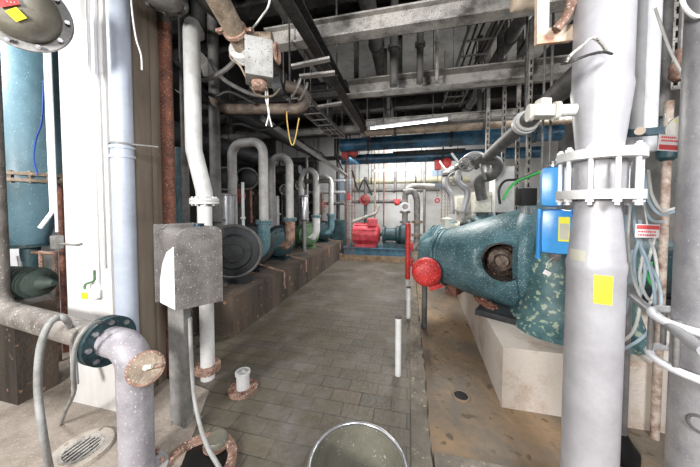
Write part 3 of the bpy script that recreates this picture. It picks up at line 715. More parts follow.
# brown inclined pipe and valve assembly top-left
t_ = thing('motorised_valve', 'white boxed valve hanging under the inclined brown pipe', 'valve', D(258,55,1.85))
A_ = D(205,-25,1.35); B_ = D(241,42,1.7); C_ = D(262,72,2.05)
axd = (B_-A_).normalized()
flc = B_.lerp(A_, -.12)
MB().ring(flc, axd, .05, .10, .03).ring(flc+axd*.035, axd, .05, .10, .02).build('white_flange', white_p, t_)
R_ = axd.to_track_quat('Z','Y').to_matrix()
bc = D(259,63,1.72); R_ = Matrix.Rotation(YAW+.35,3,'Z')
MB().rbox(bc, (.17,.17,.24), bev=.012, rot=R_).cyl(flc, bc, .05).build('valve_box', mat('dull_white_box',(164,164,162),(120,118,114),6,rough=.6,bump=.1,spots=(80,76,72)), t_)
MB().cyl(bc+V((0,0,.155))-xx*.1, bc+V((0,0,.155))+xx*.09, .04).build('actuator_head', brown, t_)
MB().torus(bc+xx*.12+V((0,0,.06)), xx, .055, .012).build('side_ring', rust_pink, t_)
MB().lathe(bc+V((0,0,-.185)), (0,0,1), [(0,.02),(.02,.045),(.06,.05)],16).build('bottom_gland', rust_pink, t_)
th = thing('inclined_brown_pipe', 'inclined brown stained pipe with clamp at top left of centre', 'pipe', B_)
MB().pipe([A_+V((-.12,-.16,.6)), A_, B_, flc], .062, .2, 24).build('pipe_run', brown, th)
MB().cyl(A_+V((-.12,-.16,.5)), V((A_.x-.12,A_.y-.16,ZC)), .05).build('pipe_to_ceiling', pipe_dark, th)
cl = A_.lerp(B_, .8); MB().ring(cl, axd, .058, .075, .02).box(cl+xx*.09,(.05,.03,.02)).box(cl-xx*.09,(.05,.03,.02)).build('clamp', rust_pink, th)
run('thin_wire', 'thin white wire running up from the white boxed valve', 'wire', smooth([D(253,28,1.7),D(262,16,1.6),D(269,4,1.5),D(272,-25,1.5)]), .006, cable_w, 0, n=8)
for pts, lb in (([(267,84),(268,98),(268,110),(272,127)],'right one of two pale wires dangling from the boxed valve'), ([(266,84),(266,100),(269,112),(266,126)],'left one of two pale wires dangling from the boxed valve')):
    run('dangling_wire', lb, 'wire', smooth([D(*p,1.9) for p in pts]), .005, cable_w, 0, 'wires dangling overhead', n=8)
run('dangling_wire', 'yellow wire loop dangling below the brown pipe', 'wire', smooth([D(287,108,2.5),D(287,120,2.5),D(290,140,2.5),D(293,145,2.5),D(296,135,2.5),D(299,118,2.5)]), .006, cable_y, 0, 'wires dangling overhead', n=8)
run('looped_cable', 'brown cable looping beneath the white boxed valve', 'cable', smooth([D(231,47,1.75),D(231,58,1.75),D(240,66,1.75),D(250,85,1.8),D(258,95,1.85),D(272,96,1.9),D(280,88,1.95)]), .007, brown, 0, n=8)
# lower brown pipe with elbow
t_ = thing('brown_header_pipe', 'brown horizontal pipe with end elbow under the beams at upper left', 'pipe', D(270,110,2.5))
MB().pipe([D(214,100,2.75), D(225,109,2.7), D(300,109,2.5), D(308,100,2.5), D(302,90,2.45), D(285,86,2.4)], .05, .12, 20).build('pipe_run', mat('dim_brown_pipe',(104,90,78),(66,56,50),9,spots=(150,140,130)), t_)
q_ = D(303,92,2.45); MB().torus(q_, D(308,100,2.5)-D(285,86,2.4), .085, .012).torus(D(296,88,2.42), D(308,100,2.5)-D(285,86,2.4), .085, .012).build('clamp_rings', steel_light, t_)
MB().cyl(D(283,86,2.4), D(274,88,2.4), .085).build('valve_hub', blk_cast, t_)
q_ = D(290,109,2.5); MB().cyl(q_, (q_.x,q_.y,ZC), .01, n=6).build('hanger_rod', steel_dark, t_)
q_ = D(214,100,2.75); MB().cyl(q_, (q_.x,q_.y,ZC), .05, n=14).build('pipe_to_ceiling', pipe_dark, t_)
for i,(p0,p1,t,w,lb) in enumerate((((292,68),(330,60),2.4,.03,'upper pale flat bar beside the boxed valve'),((300,78),(335,74),2.4,.03,'lower pale flat bar beside the boxed valve'),((318,108),(342,104),2.9,.03,'pale flat bar near the end of the brown pipe'))):
    tag(MB().section(D(*p0,t),D(*p1,t),[(-w,0),(w,0),(w,.02),(-w,.02)]).build('flat_bar', steel_light), lb, 'bar', 'flat bars overhead')

# ================================================================= RIGHT SIDE
# block plinth
pl = MB(); pl.prism([(.755,2.25,-.12),(3.4,2.25,-.12),(3.4,7,-.12),(.98,7,-.12)], (0,0,0), (0,0,.52))
tag(pl.build('machine_plinth', conc_stain), 'pale stained concrete plinth beside the trench under the teal refiner', 'plinth')
# teal refiner
def loft(mb, secs, n=40):
    rings = []
    for c, d, rx, rz, p in secs:
        d = V(d).normalized(); s_ = d.cross(V((0,0,1))).normalized(); c = V(c)
        R = []
        for k in range(n):
            a = 2*math.pi*k/n; cx_, sz_ = math.cos(a), math.sin(a)
            R.append(mb.bm.verts.new(c + s_*(abs(cx_)**p*math.copysign(1,cx_))*rx + V((0,0,1))*(abs(sz_)**p*math.copysign(1,sz_))*rz))
        rings.append(R)
    for a, b in zip(rings, rings[1:]):
        for k in range(n): mb.bm.faces.new((a[k], a[(k+1)%n], b[(k+1)%n], b[k]))
    mb.bm.faces.new(rings[0][::-1]); mb.bm.faces.new(rings[-1])
def refiner(loc_a, loc_b, k, name, label, hole):
    a = V(loc_a); b_ = V(loc_b); d = (b_-a).normalized(); L = (b_-a).length
    th = thing(name, label, 'machine', (b_.x,b_.y,.4))
    mb = MB(); S = []
    for f_, r in ((0,.2),(.005,.25),(.19,.33),(.195,.385),(.215,.385),(.218,.36),(.232,.36),(.235,.39),(.255,.39),(.26,.37),(.6,.49),(.93,.575),(.98,.56),(1.0,.5),(1.02,.3)):
        S.append((a.lerp(b_,f_)+V((0,0,(r-.3)*-.15)), d, r*k, r*k, .95))
    loft(mb, S)
    body = mb.build('casing', teal, th)
    if hole:
        bo = V(hole)-V((0,0,0)); vd = (V((.25,0,1.5))-bo).normalized(); vd.z = .05; vd.normalize()
        cut = MB(); cut.lathe(bo-vd*.32, vd, [(0,.185),(.9,.185)], 36); cu = cut.build('cutter', rust, None, (0,0,0))
        cu.scale = (1,1,1)
        md = body.modifiers.new('b','BOOLEAN'); md.object = cu; md.operation = 'DIFFERENCE'; md.solver = 'EXACT'
        bpy.context.view_layer.update()
        dg = bpy.context.evaluated_depsgraph_get(); me = bpy.data.meshes.new_from_object(body.evaluated_get(dg))
        body.modifiers.clear(); body.data = me; bpy.data.objects.remove(cu)
        me.materials.clear(); me.materials.append(teal)
        MB().lathe(bo-vd*.31, vd, [(0,.02),(.002,.183),(.30,.1835)], 36, False).build('rusty_socket', mat('burnt_rust',(58,44,38),(26,22,20),14,rough=.9,bump=.6,bscale=30,spots=(170,140,112),sscale=30,sthr=.6), th)
        MB().lathe(bo-vd*.30, vd, [(0,.14),(.09,.12),(.12,.07),(.19,.06),(.195,.03)], 12).build('worn_shaft', mat('dirty_shaft',(120,104,92),(60,46,40),16,rough=.8,bump=.5), th)
    for f_, r in ((.225,.39),):
        q_ = a.lerp(b_,f_)+V((0,0,-(r-.3)*.15)); MB().ring(q_, d, r*k*.9, r*k*1.02, .03).bolts(q_, d, r*k*.985, 18, .014, .07).build('seam_ring', teal, th)
    return th, a, b_, d
HOLE = D(503, 263, 2.48)
th, a, b_, d = refiner(D(426,256,3.75), D(536,254,2.8), 1.0, 'conical_refiner', 'large teal conical refiner with a rusty round opening beside the trench', HOLE)
# end collar / rib and near base body
mb = MB()
e0 = b_ + d*(-.08)
loft(mb, [(e0-d*.02, d, .55,.55,.95),(e0+d*.04, d,.6,.6,.95),(e0+d*.10,d,.6,.6,.95),(e0+d*.14,d,.54,.54,.95)]); mb.build('end_rib', teal, th)
base = D(560, 330, 2.55)
mb = MB()
for (z, sx_, sy_, ox) in (): pass
bm_secs = []
n = 32; rings = []
for z, rx, ry, ox, oy in ((.40,.52,.40,.0,0),(.44,.52,.40,0,0),(.5,.46,.34,.0,.02),(.7,.42,.32,0,.06),(.95,.44,.34,.02,.1),(1.15,.42,.34,.05,.12),(1.3,.34,.28,.07,.14),(1.38,.2,.18,.07,.14)):
    R = []
    for k in range(n):
        aa = 2*math.pi*k/n; cx_ = math.cos(aa); sy2 = math.sin(aa)
        R.append(mb.bm.verts.new((1.52+ox+rx*abs(cx_)**.7*math.copysign(1,cx_), 2.76+oy+ry*abs(sy2)**.7*math.copysign(1,sy2), z)))
    rings.append(R)
for r0, r1 in zip(rings, rings[1:]):
    for k in range(n): mb.bm.faces.new((r0[k], r0[(k+1)%n], r1[(k+1)%n], r1[k]))
mb.bm.faces.new(rings[-1]); mb.bm.faces.new(rings[0][::-1])
mb.build('bearing_pedestal', mat('limescaled_teal',(84,116,118),(52,84,88),5,.4,.62,.5,bump=.35,bscale=12,spots=(160,174,152),sscale=18,sthr=.56), th)
MB().rbox((1.25,2.95,.43),(.9,.7,.06),rz=-.5,bev=.01).build('base_plate', blk_cast, th)
for f_ in (.35,.8):
    q_ = a.lerp(b_,f_); MB().box((q_.x,q_.y,.56),(.14,.4,.36),rz=math.atan2(d.y,d.x)).build('support_leg', rust, th)
# red round motor end at the small end of the refiner
c = D(426, 273, 3.1)
t_ = thing('red_round_cover', 'bright red speckled round cover at the small end of the teal refiner', 'cover', (c.x,c.y,c.z-.18))
vd = V((.1,-1,.05)).normalized()
MB().lathe(c+V((0,.12,0)), vd, [(0,.08),(.02,.15),(.06,.178),(.1,.178),(.13,.165),(.16,.11),(.17,.03)],32).build('cover_disc', red_p, t_)
m_ = MB()
for k in range(12):
    a_ = 2*math.pi*k/12; m_.sphere(c+V((math.cos(a_)*.115,-.03,math.sin(a_)*.115)),.012)
m_.build('studs', red_p, t_)
MB().cyl(c+V((0,.1,0)), c+V((.1,.55,.1)), .05, n=16).build('neck', teal_dark, t_)
MB().rbox(c+V((.12,.03,-.17)),(.16,.06,.05),bev=.01,rot=Matrix.Rotation(-.4,3,'Y')).build('handle', red_p, t_)
MB().cyl(c+V((0,.25,0)), V((c.x,c.y+.25,-.1)), .035, n=12).build('support_leg', pipe_dark, t_)
c2 = D(434,257,3.25)
# second refiner behind
th2, a2, b2, d2 = refiner(D(424,245,5.1), D(490,236,4.35), .92, 'conical_refiner', 'second teal conical refiner standing behind the large one', None)
for f_ in (.3,.8):
    q_ = a2.lerp(b2,f_); MB().box((q_.x,q_.y,.6),(.14,.4,.44)).build('support_leg', teal_dark, th2)
# wavy pipes with handwheels
def handwheel(c, d, R, parent, m=steel_grey):
    mb = MB(); c = V(c); d = V(d).normalized(); mb.torus(c, d, R, R*.13, 28, 8)
    x, y = mb.frame(d)
    for k in range(4):
        a_ = math.pi*k/4; e = (x*math.cos(a_)+y*math.sin(a_))*R; mb.cyl(c-e, c+e, R*.09, n=6)
    mb.cyl(c-d*.04, c+d*.1, R*.2, n=10)
    return mb.build('handwheel', m, parent)
for pts, hw, t, lb in (([(463,212),(467,192),(458,181),(461,166),(469,156),(480,155),(488,166),(486,180)],(467,164),3.9,'wavy grey pipe with handwheel, the right one over the refiners'),
                   ([(452,214),(451,196),(445,185),(448,173),(456,169),(460,178)],(455,179),4.3,'wavy grey pipe with handwheel, the left one over the refiners')):
    P_ = [D(*p,t) for p in pts]
    th_ = thing('wavy_valve_pipe', lb, 'pipe', P_[0], 'wavy valve pipes')
    MB().pipe(smooth(P_), .045, 0, 16).build('pipe_run', pipe_grey, th_)
    h_ = D(*hw, t-.25); handwheel(h_, V((0,0,1.55))-h_, .1, th_)
    MB().lathe(P_[3]-V((0,0,.06)), (0,0,1), [(0,.07),(.02,.1),(.06,.1),(.1,.06)],16).build('valve_body', pipe_dark, th_)
    MB().cyl(P_[3], P_[3]+V((-.14,0,.2)), .018, n=8).build('stem', white_p, th_)
# dark big elbow right of wavy
t_ = thing('hanging_elbow', 'dark grey elbow hanging under the long sloping pipe end', 'pipe', D(490,170,3.6))
MB().pipe([D(474,165,3.6),D(486,158,3.6),D(500,162,3.6),D(494,176,3.7),D(478,178,3.8),D(482,200,3.8)],.075,.15,18).build('elbow_run', pipe_dark, t_)
MB().torus(D(483,172,3.5),V((1,-.3,.3)),.1,.02).build('strap', steel_grey, t_)
# long inclined pipe
A_ = D(608,48,1.42); B_ = D(484,160,3.7)
t_ = thing('long_sloping_pipe', 'long grey pipe sloping from behind the bright flanged pipe into the room', 'pipe', A_)
MB().cyl(A_, B_, .07, n=24).build('pipe_run', pipe_dark, t_)
q_ = A_.lerp(B_, .19)
# find point on line nearest px 523
best = min((abs((lambda w: (CX + F*((w.x*ca+w.y*sa)/(-w.x*sa+w.y*ca))))(A_.lerp(B_,k/200))-523), k) for k in range(200)); q_ = A_.lerp(B_, best[1]/200)
MB().ring(q_, B_-A_, .066, .105, .05).ring(q_-(B_-A_).normalized()*.05, B_-A_, .066, .095, .03).build('white_collar', white_p, t_)
MB().cyl(q_+V((0,0,.09)), (q_.x,q_.y,ZC), .01, n=6).build('hanger_rod', steel_dark, t_)
# the white cabinets behind
for px0, px1, py0, py1, t, lb, m in ((493,512,168,212,4.0,'white instrument cabinet behind the teal refiner top',white_p),(474,488,192,212,4.2,'small pale box left of the white instrument cabinet',valve_w),(456,470,196,214,4.6,'small pale box behind the wavy pipes',valve_w),(514,520,182,212,4.1,'narrow grey box right of the white instrument cabinet',steel_grey)):
    p = D((px0+px1)/2,(py0+py1)/2,t); w = (px1-px0)*t/F; h = (py1-py0)*t/F; z0 = 1.0
    th_ = thing('instrument_cabinet', lb, 'cabinet', (p.x,p.y,.4), 'instrument cabinets behind the refiner')
    MB().rbox((p.x,p.y,p.z),(w,.3,h),bev=.01).build('housing', m, th_)
    MB().box((p.x,p.y-.155,p.z),(w*.8,.012,h*.8)).build('door', m, th_)
    MB().box((p.x,p.y,(p.z-h/2+.4)/2),(w*.5,.12,p.z-h/2-.4)).build('stand', pipe_dark, th_)
# perforated struts
def strut(px, t, ytop, ybot, lb, w=.045):
    p = D(px, ybot, t); 
    th_ = thing('slotted_strut', lb, 'strut', (p.x,p.y,p.z), 'slotted hanging struts')
    MB().box((p.x,p.y,(p.z+ZC)/2),(w,.03,ZC-p.z)).build('channel', steel_light, th_)
    z = p.z+.05
    while z < min(ZC, D(px,ytop,t).z): MB().box((p.x,p.y-.0155,z),(w*.35,.004,.05)).build('slot_shade', hole_dark, th_); z += .085
strut(527,2.9,60,212,'slotted steel strut left of the blue actuator, the longest')
strut(516,3.4,100,212,'slotted steel strut left of the longest one')
strut(503,3.6,90,165,'slotted steel strut ending above the white instrument cabinet')
strut(487,4.0,110,162,'brown narrow strut nearest the wavy pipes', .05)
strut(673,1.9,-10,90,'slotted steel strut at upper right between two vertical pipes', .07)
for px, t, yb, lb in ((541,2.6,200,'thin threaded rod right of the longest slotted strut'),(549,2.5,178,'thin threaded rod just left of the blue actuator')):
    p = D(px,yb,t); tag(MB().cyl(p,(p.x,p.y,ZC),.012,n=8).build('threaded_rod', steel_grey), lb,'rod','threaded rods')

# ---- big flanged pipe
P0 = V((.815,1.40,0))
def zz(py, t=1.18): return zof(py,t)
cpt = D(597, 205, 1.18); P0 = V((cpt.x, cpt.y, 0))
t_ = thing('flanged_main_pipe', 'thick bright grey vertical pipe with a bolted flange in the right foreground', 'pipe', P0)
O = V((P0.x,P0.y,0)); r = .103
MB().lathe(O, (0,0,1), [(0,r),(zz(272),r),(zz(268),r*1.03),(zz(262),r*1.03),(zz(258),r*.98),(zz(206),r*.78),(zz(198),r*.78)], 44).build('lower_pipe', pipe_bright, t_)
MB().lathe(O, (0,0,1), [(zz(157),r*.78),(zz(148),r*.80),(zz(95),r*1.02),(zz(90),r*1.04),(zz(84),r),(ZC,r)], 44).build('upper_pipe', pipe_bright, t_)
MB().lathe(O, (0,0,1), [(zz(198),r*.8),(zz(190),r*.95),(zz(165),r*.95),(zz(157),r*.8)], 44).build('clamped_valve_body', pipe_grey, t_)
RF = .152
for py, nm in ((157,'upper_flange'),(195,'lower_flange')):
    f = MB().ring(O+V((0,0,zz(py))), (0,0,1), r*.7, RF, .04).build(nm, white_p, t_)
for k in range(10):
    a_ = 2*math.pi*(k+.35)/10; p = O+V((math.cos(a_)*.135, math.sin(a_)*.135, 0))
    MB().cyl(p+V((0,0,zz(205))), p+V((0,0,zz(148))), .009, n=10).cyl(p+V((0,0,zz(202))), p+V((0,0,zz(197.5))), .016, n=6).cyl(p+V((0,0,zz(154))), p+V((0,0,zz(150))), .016, n=6).build('stud_bolt', white_clean, t_)
def label_on_pipe(px, py, w, h, m, name, parent, O=O, r=r):
    tgt = D(px,py,1.18); dir0 = V((0-O.x, 0-O.y, 0)).normalized(); s0 = V((-dir0.y, dir0.x, 0))
    if s0.dot(xx) < 0: s0 = -s0
    # angle so that centre lands at px
    best = None
    for k in range(-80,81):
        a_ = math.radians(k); e = dir0*math.cos(a_)+s0*math.sin(a_); q = O+e*r
        tt_ = -q.x*sa+q.y*ca; ppx = CX+F*(q.x*ca+q.y*sa)/tt_
        if best is None or abs(ppx-px) < best[0]: best = (abs(ppx-px), a_, tt_)
    _, a_, tt_ = best; zc = zof(py,tt_)
    mb = MB(); nseg = 8; da = w/r; v0=[];v1=[]
    for i in range(nseg+1):
        aa = a_-da/2+da*i/nseg; e = dir0*math.cos(aa)+s0*math.sin(aa); q = O+e*(r+.0015)
        v0.append(mb.bm.verts.new((q.x,q.y,zc-h/2))); v1.append(mb.bm.verts.new((q.x,q.y,zc+h/2)))
    for i in range(nseg): mb.bm.faces.new((v0[i],v0[i+1],v1[i+1],v1[i]))
    return mb.build(name, m, parent)
label_on_pipe(606,290,.062,.125,yellow,'yellow_label',t_)
label_on_pipe(578,255,.07,.05,beige_l,'beige_label',t_, r=r*.99)
O2 = O+V((.04,-.02,0))
# wire loop around pipe top
run('wrapped_wire', 'dark wire loops tied around the thick bright pipe near the top', 'wire',
    smooth([D(562,64,1.07),D(570,62,1.03),D(580,58,1.015),D(592,54,1.015),D(604,52,1.03),D(612,54,1.06)]), .0055, steel_dark, 0, n=8)
run('wrapped_wire', 'pale wire loop standing off the thick bright pipe near the top', 'wire',
    smooth([D(566,62,1.03),D(572,54,1.015),D(582,46,1.01),D(592,38,1.01),D(600,42,1.01),D(606,50,1.03)]), .006, steel_light, 0, n=8)
# side valve on nozzle
t_ = thing('side_valve', 'small yellowed white valve on the left of the thick bright pipe', 'valve', D(543,110,1.25))
n0 = D(575,110,1.2); n1 = D(556,111,1.22); n2 = D(530,113,1.25)
MB().cyl(n0, n1, .028, n=16).build('nozzle', white_p, t_)
MB().rbox((n1+n2)/2, (.12,.07,.055), rz=YAW, bev=.012).rbox((n1+n2)/2+V((0,0,.035)), (.05,.05,.05), rz=YAW, bev=.01).ring(n1+(n1-n2).normalized()*.0, n1-n2, .01, .042, .02).ring(n2, n1-n2, .01, .04, .02).build('valve_body', valve_w, t_)
# orange stained plate at top
t_ = thing('stained_bracket', 'rust stained white bracket with curved band at top right of centre', 'bracket', D(556,20,1.25))
a_ = [D(536,48,1.3), D(574,46,1.2), D(574,24,1.2), D(566,22,1.22), D(560,34,1.24), D(549,34,1.26), D(549,-20,1.26), D(538,-20,1.3)]
MB().prism([D(537,44,1.3), D(573,40,1.26), D(573,24,1.26), D(549,28,1.28), D(550,-30,1.28), D(538,-30,1.3)], (0,0,0), V((-sa,ca,0))*.02).build('plate', orange_s, t_)
MB().pipe(smooth([D(573,-30,1.22), D(572,0,1.22), D(566,16,1.22), D(556,30,1.24)]), .022, 0, 12).build('curved_band', rust_pink, t_)
q_ = D(543,-30,1.31); MB().cyl((q_.x,q_.y,q_.z-.02),(q_.x,q_.y,ZC),.03).build('hanging_rod', steel_grey, t_)
t_ = thing('blanking_disc', 'small rust stained cap on the nearest pale cross beam', 'cap', D(520,4,1.7))
MB().lathe(D(512,4,1.75), xx, [(0,.02),(.01,.045),(.06,.05),(.1,.03),(.2,.03)],16).build('cap_body', orange_s, t_)
q_ = D(530,4,1.75); MB().cyl(q_, (q_.x,q_.y,ZC), .02,n=10).build('hanger', steel_grey, t_)

# blue actuator
c = D(556, 215, 1.42)
t_ = thing('blue_actuator', 'bright blue two-stage actuator hanging left of the bolted flange', 'actuator', c)
def zA(py): return zof(py,1.42)
cu = D(552,205,1.42); cl_ = D(556,205,1.42)
MB().rbox((cu.x,cu.y,(zA(207)+zA(167))/2),(.115,.115,zA(167)-zA(207)),rz=-.35,bev=.045).build('upper_housing', blue_p, t_)
MB().rbox((cl_.x,cl_.y,(zA(253)+zA(209))/2),(.14,.14,zA(209)-zA(253)),rz=-.35,bev=.045).build('lower_housing', blue_p, t_)
m_ = MB()
for k in (-1,1):
    e = V((math.cos(-.35), math.sin(-.35),0))*.074*k; m_.cyl((cl_.x+e.x,cl_.y+e.y,zA(260)),(cl_.x+e.x,cl_.y+e.y,zA(209)),.012,n=10)
m_.build('tie_rods', blue_p, t_)
MB().lathe((cu.x,cu.y,zA(167)),(0,0,1),[(0,.03),(.01,.03),(.012,.015),(.03,.018),(.045,.008)],16).build('top_knob', stainless, t_)
MB().lathe((cl_.x,cl_.y,zA(262)),(0,0,1),[(0,.015),(.02,.02),(.03,.03),(.05,.035)],16).build('bottom_gland', steel_grey, t_)
rz = -.35; nrm = V((math.sin(rz), -math.cos(rz), 0)); sx_ = V((math.cos(rz), math.sin(rz), 0))
lc = V((cl_.x,cl_.y,zA(228)))+nrm*.0702+sx_*.03
MB().prism([lc-sx_*.025-V((0,0,.065)), lc+sx_*.022-V((0,0,.065)), lc+sx_*.022+V((0,0,.065)), lc-sx_*.025+V((0,0,.065))],(0,0,0),nrm*.002).build('yellow_label', yellow, t_)
MB().prism([lc-sx_*.02-V((0,0,.055))+nrm*.002, lc+sx_*.018-V((0,0,.055))+nrm*.002, lc+sx_*.018+V((0,0,.03))+nrm*.002, lc-sx_*.02+V((0,0,.03))+nrm*.002],(0,0,0),nrm*.001).build('label_print_area', beige_l, t_)
MB().cyl((cl_.x,cl_.y,zA(200)), (P0.x-.08,P0.y,zA(200)), .012, n=8).build('mount_arm', steel_grey, t_)
run('tag_wire','thin wire loop with tag below the blue actuator','wire', smooth([D(554,257,1.4),D(548,262,1.38),D(546,268,1.38)]),.002,cable_w,0,n=6)
q_ = D(547,273,1.38); tag(MB().rbox(q_,(.035,.004,.025),bev=.001,rot=Matrix.Rotation(.5,3,'Y')).build('paper_tag', tag_w),'tiny white paper tag hanging under the blue actuator','tag')
# black box and cables left of the actuator
c = D(526,197,2.5)
t_ = thing('junction_box','black junction box left of the blue actuator','junction box',(c.x,c.y,c.z-.1))
MB().rbox(c,(.15,.1,.17),rz=YAW,bev=.01).build('housing', black, t_)
for k in range(3): MB().cyl(c+V((-.04+.04*k,-.02,-.1)), c+V((-.04+.04*k,-.02,-.16)), .012,n=8).build('cable_gland', steel_grey, t_)
run('green_cable','bright green cable crossing to the black junction box','cable',smooth([D(503,200,2.2),D(508,190,2.2),D(516,182,2.2),D(528,177,2.1),D(540,172,2.0)]),.011,cable_g,0,n=8)
run('black_cable','black cable bent beside the bright green cable','cable',smooth([D(500,204,2.3),D(499,190,2.3),D(505,181,2.3),D(520,179,2.2),D(538,172,2.1)]),.011,black,0,n=8)

# white pipes behind
for px, t, rr, lb, m in ((634,1.62,.045,'broad white pipe behind the thick bright pipe, left of two',white_clean),(648,1.62,.045,'broad white pipe behind the thick bright pipe, right of two',white_clean)):
    p = D(px,100,t); z0 = zof(152,t)
    th_ = thing('white_riser', lb, 'pipe', (p.x,p.y,z0), 'white risers behind the thick bright pipe')
    MB().cyl((p.x,p.y,z0),(p.x,p.y,ZC),rr,n=20).build('tube', m, th_)
    MB().ring((p.x,p.y,z0+.12),(0,0,1),rr*.95,rr*1.25,.03).build('collar', m, th_)
    if px > 640: continue
    z_ = z0; MB().cyl((p.x,p.y,-.0),(p.x,p.y,z0),rr*.6,n=16).build('lower_tube', pipe_grey, th_)
    MB().lathe((p.x,p.y,-.1),(0,0,1),[(0,.09),(.06,.09),(.12,.05),(.16,.03)],20).build('foot', black, th_)
# horizontal rack bar: blue-ish plate with rusty bolt
c0 = D(622,134,1.55); c1 = D(700,128,1.35)
t_ = thing('pipe_bracket_bar','dusty blue bracket bar with rusty bolts at the right','bracket',c0)
MB().section(c0,c1,[(-.02,-.02),(.02,-.02),(.02,.02),(-.02,.02)]).build('bar', duct_blue, t_)
for px in (640,684):
    q_ = D(px,131,1.42); g_d = (V((0,0,1.55))-q_).normalized(); MB().cyl(q_,q_+g_d*.05,.022,n=12).build('bolt', orange_s, t_)
q_ = D(687,128,1.33); g_d = (V((0,0,1.55))-q_).normalized()
MB().lathe(q_-g_d*.03,g_d,[(0,.06),(.03,.075),(.05,.07),(.06,.03)],24).build('end_disc', valve_w, t_)
# vertical pipes right upper
for px, t, rr, z0y, lb, m in ((661,1.9,.05,118,'grey vertical pipe at upper right with teal fitting',pipe_dark),(690,2.0,.045,70,'slim dark pipe near the right edge top',pipe_dark)):
    p = D(px,60,t); z0 = zof(z0y,t)
    th_ = thing('upper_pipe_drop', lb, 'pipe', (p.x,p.y,z0), 'pipe drops at upper right')
    MB().cyl((p.x,p.y,z0),(p.x,p.y,ZC),rr,n=18).build('tube', m, th_)
    MB().lathe((p.x,p.y,z0-.14),(0,0,1),[(0,rr*.6),(.02,rr*1.2),(.08,rr*1.25),(.12,rr*1.4),(.14,rr*.9)],20).build('fitting', teal_dark, th_)
p = D(664,220,1.75)
t_ = thing('rusty_stand_pipe','patchy rusty standpipe behind the cable loops at right','pipe',(p.x,p.y,0))
MB().cyl((p.x,p.y,-.1),(p.x,p.y,2.25),.024,n=14).build('tube', mat('patchy_white_rust',(184,170,158),(120,92,78),16,.42,.66,.8), t_)
MB().lathe((p.x,p.y,1.85),(0,0,1),[(0,.03),(.02,.05),(.1,.055),(.12,.04),(.2,.04),(.22,.03)],16).build('coupling', teal_dark, t_)
# pinkish valve
c = D(680,68,1.7); t_ = thing('pink_valve','small pinkish lever valve near the upper right edge','valve',c)
MB().lathe(c-V((0,0,.08)),(0,0,1),[(0,.03),(.03,.05),(.1,.05),(.13,.03),(.2,.025)],16).build('valve_body', rust_pink, t_)
MB().cyl(c,c+V((.12,0,-.05)),.02,n=10).build('lever', teal, t_)
MB().cyl(c+V((0,0,.1)),(c.x,c.y,ZC),.015,n=8).build('hanging_tube', steel_grey, t_)
run('white_cable_arc','white cable arcing across the upper right corner','cable',smooth([D(655,8,1.4),D(668,45,1.4),D(680,70,1.4),D(690,88,1.4)]),.006,cable_w,0,n=8)
run('white_cable_arc','pale hose curve at the extreme upper right corner','cable',smooth([D(680,-10,1.1),D(684,6,1.1),D(694,16,1.1),D(706,16,1.1)]),.008,cable_w,0,n=8)
# rightmost pipe
p = D(714,205,1.12); RP = V((p.x,p.y,0)); rr = .105
t_ = thing('right_edge_pipe','thick grey vertical pipe cut by the right edge of the photo','pipe',RP)
MB().cyl(RP,RP+V((0,0,ZC)),rr,n=40).build('pipe_run', pipe_grey, t_)
def zr(py,t=1.0): return zof(py,t)
for py, nm in ((338,'upper_ring'),(386,'lower_ring')):
    MB().torus(RP+V((0,0,zr(py))),(0,0,1),.165,.017,48,12).build(nm, white_clean, t_)
for a_ in (200,235,268,300,150,100):
    e = V((math.cos(math.radians(a_)),math.sin(math.radians(a_)),0))*.165
    MB().cyl(RP+e+V((0,0,zr(386))),RP+e+V((0,0,zr(338))),.011,n=10).build('ring_post', rust_pink if a_ == 235 else steel_grey, t_)
for a_ in (185,280):
    e = V((math.cos(math.radians(a_)),math.sin(math.radians(a_)),0))
    MB().cyl(RP+e*.1+V((0,0,zr(386))),RP+e*.165+V((0,0,zr(386))),.01,n=8).cyl(RP+e*.1+V((0,0,zr(338))),RP+e*.165+V((0,0,zr(338))),.01,n=8).build('ring_spoke', steel_grey, t_)
MB().torus(RP+V((-.075,-.075,zr(450,.95))),V((-.7,-.7,0)),.035,.006,24,8).build('welded_ring', pipe_dark, t_)
run('sloping_hose_pipe','grey pipe sloping down to the right across the right edge pipe','pipe',[D(622,278,1.5),D(632,296,1.45),D(662,320,1.2),D(706,352,.9)],.022,pipe_grey,.1,n=14)
# cable loops
CL = [[(648,170),(652,195),(662,210),(676,208)],[(644,168),(648,198),(660,214),(676,211)],[(641,168),(644,205),(652,220),(664,222)],
      [(630,205),(628,240),(632,275),(640,300),(634,330),(618,345)],[(634,205),(636,235),(648,262),(655,300),(648,332),(620,352)],
      [(640,220),(642,250),(656,276),(661,300),(655,318),(640,300),(634,262),(640,236)],[(650,240),(655,255),(657,280),(650,300),(640,280),(643,255)],
      [(626,215),(625,250),(628,285),(626,310),(618,322)],[(637,235),(645,270),(638,300),(630,285),(632,250)],[(655,236),(648,262),(640,290),(644,310),(652,300)]]
nmz = ['outer upper arc beside the flange','middle upper arc beside the flange','inner upper arc ending behind the red tag','loop reaching left behind the thick pipe at mid height','widest loop sweeping down to the thick pipe','long closed coil under the lower tag','small coil right under the lower tag','loop hugging the right side of the thick pipe','slim coil in the middle of the bundle','crossing strand at the right of the bundle']
for i,(pts,nn_) in enumerate(zip(CL,nmz)):
    run('cable_loop', f'pale blue cable, {nn_}', 'cable', smooth([D(x,y,1.40+.02*math.sin(i*2.1+k)+.012*i) for k,(x,y) in enumerate(pts)]), .0075, cable_b if i%3 else cable_w, 0, 'hanging cable bundle at right', n=8)
run('cable_loop','green cable strand among the pale blue cables','cable',smooth([D(650,252,1.58),D(646,270,1.58),D(652,285,1.58),D(651,262,1.58)]),.007,cable_g,0,'hanging cable bundle at right',n=8)
